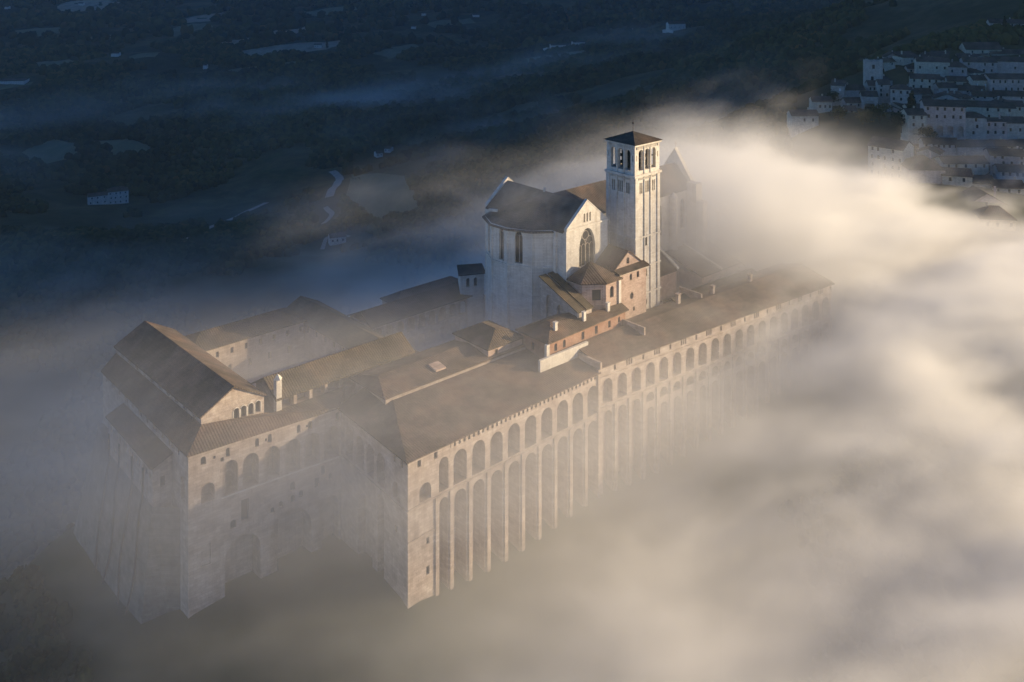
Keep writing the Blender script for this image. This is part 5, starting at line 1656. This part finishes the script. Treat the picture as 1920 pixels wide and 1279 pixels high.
def fog_volume(name, lo, hi, vox, density_fn, label, mult, colr=(1.0, 1.0, 1.0), aniso=0.1):
    nx, ny, nz = [int(round((h - l) / vox)) for l, h in zip(lo, hi)]
    X = (lo[0] + (np.arange(nx) + 0.5) * vox).astype(np.float32)
    Y = (lo[1] + (np.arange(ny) + 0.5) * vox).astype(np.float32)
    Z = (lo[2] + (np.arange(nz) + 0.5) * vox).astype(np.float32)
    D = np.zeros((nz, ny, nx), np.float32)
    for k in range(0, nz, 8):
        zz, y3, x3 = np.meshgrid(Z[k:k + 8], Y, X, indexing='ij')
        D[k:k + 8] = density_fn(x3, y3, zz)
    e = 3                                       # fade at the sides of the box
    for ax, n in ((0, nz), (1, ny), (2, nx)):
        r = np.minimum(np.arange(n), np.arange(n)[::-1]) / (e * (8 if ax else 1))
        r = sstep(r).astype(np.float32)
        D *= r.reshape([-1 if i == ax else 1 for i in range(3)])
    D = np.maximum(D - 2e-4, 0)
    me = bpy.data.meshes.new(name)
    me.vertices.add(D.size)
    at = me.attributes.new('fog', 'FLOAT', 'POINT')
    at.data.foreach_set('value', D.ravel())
    o = bpy.data.objects.new(name, me)
    col.objects.link(o)
    m = bpy.data.materials.new(name)
    m.use_nodes = True
    n = m.node_tree
    n.nodes.remove(n.nodes['Principled BSDF'])
    pv = n.nodes.new('ShaderNodeVolumePrincipled')
    pv.inputs['Color'].default_value = (*colr, 1)
    pv.inputs['Density'].default_value = mult
    pv.inputs['Anisotropy'].default_value = aniso
    n.links.new(pv.outputs[0], n.nodes['Material Output'].inputs['Volume'])
    me.materials.append(m)
    g = bpy.data.node_groups.new(name, 'GeometryNodeTree')
    g.interface.new_socket('Geometry', in_out='INPUT', socket_type='NodeSocketGeometry')
    g.interface.new_socket('Geometry', in_out='OUTPUT', socket_type='NodeSocketGeometry')
    N, Lk = g.nodes, g.links
    gi, go = N.new('NodeGroupInput'), N.new('NodeGroupOutput')
    pos = N.new('GeometryNodeInputPosition')
    sub = N.new('ShaderNodeVectorMath'); sub.operation = 'SUBTRACT'
    sub.inputs[1].default_value = lo
    Lk.new(pos.outputs[0], sub.inputs[0])
    sc_ = N.new('ShaderNodeVectorMath'); sc_.operation = 'MULTIPLY'
    hh = [l + n_ * vox for l, n_ in zip(lo, (nx, ny, nz))]
    sc_.inputs[1].default_value = [1 / vox] * 3
    Lk.new(sub.outputs[0], sc_.inputs[0])
    fl = N.new('ShaderNodeVectorMath'); fl.operation = 'FLOOR'
    Lk.new(sc_.outputs[0], fl.inputs[0])
    mx = N.new('ShaderNodeVectorMath'); mx.operation = 'MAXIMUM'
    Lk.new(fl.outputs[0], mx.inputs[0])
    mn = N.new('ShaderNodeVectorMath'); mn.operation = 'MINIMUM'
    mn.inputs[1].default_value = (nx - 1, ny - 1, nz - 1)
    Lk.new(mx.outputs[0], mn.inputs[0])
    dt = N.new('ShaderNodeVectorMath'); dt.operation = 'DOT_PRODUCT'
    dt.inputs[1].default_value = (1, nx, nx * ny)
    Lk.new(mn.outputs[0], dt.inputs[0])
    na = N.new('GeometryNodeInputNamedAttribute')
    na.data_type = 'FLOAT'
    na.inputs['Name'].default_value = 'fog'
    si = N.new('GeometryNodeSampleIndex')
    si.data_type = 'FLOAT'
    si.domain = 'POINT'
    si.clamp = True
    Lk.new(gi.outputs[0], si.inputs['Geometry'])
    Lk.new(na.outputs[0], [s for s in si.inputs if s.name == 'Value'][0])
    Lk.new(dt.outputs['Value'], si.inputs['Index'])
    vc = N.new('GeometryNodeVolumeCube')
    Lk.new([s for s in si.outputs if s.enabled][0], vc.inputs['Density'])
    vc.inputs['Min'].default_value = lo
    vc.inputs['Max'].default_value = hh
    vc.inputs['Resolution X'].default_value = nx
    vc.inputs['Resolution Y'].default_value = ny
    vc.inputs['Resolution Z'].default_value = nz
    sm = N.new('GeometryNodeSetMaterial')
    sm.inputs['Material'].default_value = m
    Lk.new(vc.outputs[0], sm.inputs['Geometry'])
    Lk.new(sm.outputs[0], go.inputs[0])
    md = o.modifiers.new('fog', 'NODES')
    md.node_group = g
    tag(o, label, None, None, 'stuff')
    return o


def blend(x, y, pts, r):
    """smoothly blended values from (x, y, value) anchors"""
    s, t = 0, 1e-9
    for px, py, v in pts:
        wq = np.exp(-((x - px) ** 2 + (y - py) ** 2) / (2 * r * r)) + 1e-12 / (1 + ((x - px) ** 2 + (y - py) ** 2) / r ** 2)
        s = s + wq * v
        t = t + wq
    return s / t


TOPS = [(-24, 225, -38), (24, 270, -27), (67, 302, -13), (96, 322, -5), (112, 332, 6), (130, 345, 6), (-80, 235, -34), (-120, 250, -34), (-60, 190, -44), (0, 190, -36), (40, 215, -44), (95, 225, -15), (60, 200, -4), (30, 218, -22), (60, 170, -20), (75, 255, -8),
        (140, 262, -26), (180, 300, -22), (220, 340, -20), (160, 205, -48), (130, 165, -48), (95, 190, -20), (260, 380, -2), (300, 420, -6),
        (118, 385, 57), (150, 375, 38), (185, 395, 20), (90, 398, 48), (60, 420, 40), (20, 402, 40), (-20, 394, 34), (-50, 395, 6), (-60, 350, 0), (195, 420, 12), (225, 435, 8), (170, 430, 18),
        (-130, 330, -14), (-180, 380, -26), (-220, 450, -45), (-120, 420, -40), (-40, 440, -30), (0, 470, -30), (-250, 300, -45), (-120, 540, -45), (-220, 600, -60), (0, 560, -50), (-180, 250, -50), (-300, 500, -60),
        (400, 200, -45), (400, 300, -35), (400, 400, -35), (310, 250, -40), (330, 330, -30), (240, 210, -52), (240, 290, -40), (300, 150, -50), (-400, 250, -60), (-400, 450, -80),
        (60, 480, -10), (120, 470, 10), (100, 560, -40), (0, 600, -80), (160, 520, -30), (300, 560, -40), (60, 345, -6), (20, 315, -6), (-40, 285, 0), (-90, 270, -4), (70, 375, 12)]
DENS = [(-24, 225, 0.014), (24, 270, 0.04), (67, 302, 0.03), (100, 325, 0.028), (140, 360, 0.06), (-80, 235, 0.009), (-130, 250, 0.006), (-60, 190, 0.016), (0, 190, 0.018), (40, 215, 0.02), (100, 220, 0.05), (60, 180, 0.03),
        (150, 280, 0.08), (200, 320, 0.08), (250, 360, 0.07), (120, 385, 0.08), (185, 395, 0.06), (200, 425, 0.03), (230, 440, 0.03), (60, 420, 0.020), (0, 400, 0.012), (-60, 400, 0.01), (-60, 350, 0.006), (-10, 360, 0.008), (-150, 340, 0.009), (-200, 400, 0.008), (-120, 480, 0.007), (-200, 560, 0.006), (-220, 450, 0.007), (0, 470, 0.005),
        (60, 480, 0.008), (160, 460, 0.02), (100, 560, 0.004), (-250, 300, 0.009), (300, 420, 0.02)]


def main_fog(x, y, z):
    wx = x + 26 * (fbm(x / 60, y / 60, z / 40, 2) - 0.5)
    wy = y + 26 * (fbm(x / 60 + 9, y / 60, z / 40, 2) - 0.5)
    wz = z + 10 * (fbm(x / 35 + 4, y / 35 + 7, z / 22, 2) - 0.5)
    T = blend(wx, wy, TOPS, 34)
    A = blend(wx, wy, DENS, 34)
    p = wx * 0.94 + wy * 0.34                   # drift direction
    q = -wx * 0.34 + wy * 0.94
    big = fbm(p / 80 + 3, q / 42, wz / 26, 4, 0.55)
    fin = fbm(p / 27, q / 13, wz / 9 + 5, 5, 0.66)
    h = T + (big - 0.5) * (24 + 26 * sstep((y - 330) / 60)) + (fin - 0.5) * 13 - wz
    lf = 0.24 * sstep((x - 20) / 60)            # the left banks are torn, the right ones solid
    body = sstep(h / 11) * (lf + 1.5 * sstep((big * 0.6 + fin * 0.4 - 0.33) / 0.34))
    # thin torn wisps above the main surface
    wis = sstep((h + 30) / 32) * np.clip((big * 0.45 + fin * 0.55) - 0.49, 0, 1) * 2.6
    A = A * (1 - 0.68 * sstep((-20 - x) / 110))
    d = A * (body + wis)
    # soft veil lying on the convent roofs, one round the church and one over its eastern front
    veil = 0.027 * np.exp(-((x + 45) / 85) ** 2 - ((y - 262) / 46) ** 2) * sstep((26 - z) / 34) * sstep((z + 26) / 22) * (0.15 + 1.7 * fin)
    veil = veil + 0.016 * np.exp(-((x - 20) / 55) ** 2 - ((y - 300) / 32) ** 2) * sstep((20 - z) / 26) * (0.2 + 1.6 * fin)
    veil = veil + 0.042 * np.exp(-((x - 78) / 36) ** 2 - ((y - 358) / 26) ** 2) * sstep((60 - z) / 26) * (0.2 + 1.8 * fin)
    veil = veil + 0.030 * np.exp(-((x - 27) / 9) ** 2 - ((y - 315) / 9) ** 2 - ((z - 22) / 12) ** 2) * (0.2 + 1.6 * fin)
    veil = veil + 0.010 * np.exp(-((x - 0) / 22) ** 2 - ((y - 312) / 22) ** 2 - ((z - 36) / 14) ** 2) * sstep((fin - .42) / .2)
    veil = veil + 0.020 * sstep((-22 - z) / 16) * sstep((x + 62) / 40) * sstep((262 - y) / 20) * sstep((120 - x) / 60) * (0.3 + 1.3 * fin)
    veil = veil + 0.03 * sstep((-24 - z) / 8) * sstep((x + 110) / 40) * sstep((310 - y) / 30) * (0.3 + 0.7 * sstep((x + 70) / 60)) * sstep((y - 212) / 16) * sstep((70 - x) / 30) * (0.4 + 1.2 * fin)
    return d + veil


VOX = 1.85

MT = [hit(600, 205), hit(700, 205), hit(520, 225), hit(420, 255), hit(880, 150), hit(760, 190), hit(1000, 230), hit(300, 330), hit(60, 340)]


def far_fog(x, y, z):
    gx = np.linspace(-900, 400, 66)
    gy = np.linspace(560, 1900, 68)
    if 'G' not in far_fog.__dict__:
        A_, B_ = np.meshgrid(gx, gy)
        far_fog.G = height(A_, B_)
    ix = np.clip(((x - gx[0]) / (gx[1] - gx[0])).astype(int), 0, 65)
    iy = np.clip(((y - gy[0]) / (gy[1] - gy[0])).astype(int), 0, 67)
    g = far_fog.G[iy, ix]
    p = x * .97 + y * .25
    q = -x * .25 + y * .97
    f = fbm(p / 210 + 2, q / 110, z / 50, 4, .6)
    f2 = fbm(p / 60 + 2, q / 30, z / 22, 3, .6)
    up = z - g
    d = sstep((f * .65 + f2 * .35 - .47) / .22) * sstep((62 - up) / 50) * 0.0028
    for m_, k, r in zip(MT, (6, 7, 4, 3, 3, 2, 2, 3, 3), (42, 40, 40, 60, 110, 90, 90, 90, 90)):
        d = d + .0016 * k * np.exp(-((x - m_[0]) / r / 1.6) ** 2 - ((y - m_[1]) / r) ** 2) * sstep((40 - up) / 34) * sstep((f2 * .6 + f * .4 - .36) / .25)
    return d


fog_volume('valley_mist', (-900, 600, -175), (400, 1900, 10), 9.0, far_fog, 'thin bluish mist patches lying over the shaded valley woods', 1.0)
fog_volume('fog_bank', (-440, 120, -100), (440, 640, 84), VOX, main_fog, 'banks of morning fog drifting round the convent, golden where the sun reaches them', 1.0)

# even haze over the whole valley
hz = MB()
hz.box(-9000, 10000, -300, 10500, -420, 1000)
m = bpy.data.materials.new('haze')
m.use_nodes = True
m.node_tree.nodes.remove(m.node_tree.nodes['Principled BSDF'])
pv = m.node_tree.nodes.new('ShaderNodeVolumePrincipled')
pv.inputs['Color'].default_value = (0.42, 0.70, 1.0, 1)
pv.inputs['Density'].default_value = 0.00005
m.node_tree.links.new(pv.outputs[0], m.node_tree.nodes['Material Output'].inputs['Volume'])
tag(hz.build('haze', m), 'thin even haze filling the valley air', None, None, 'stuff')
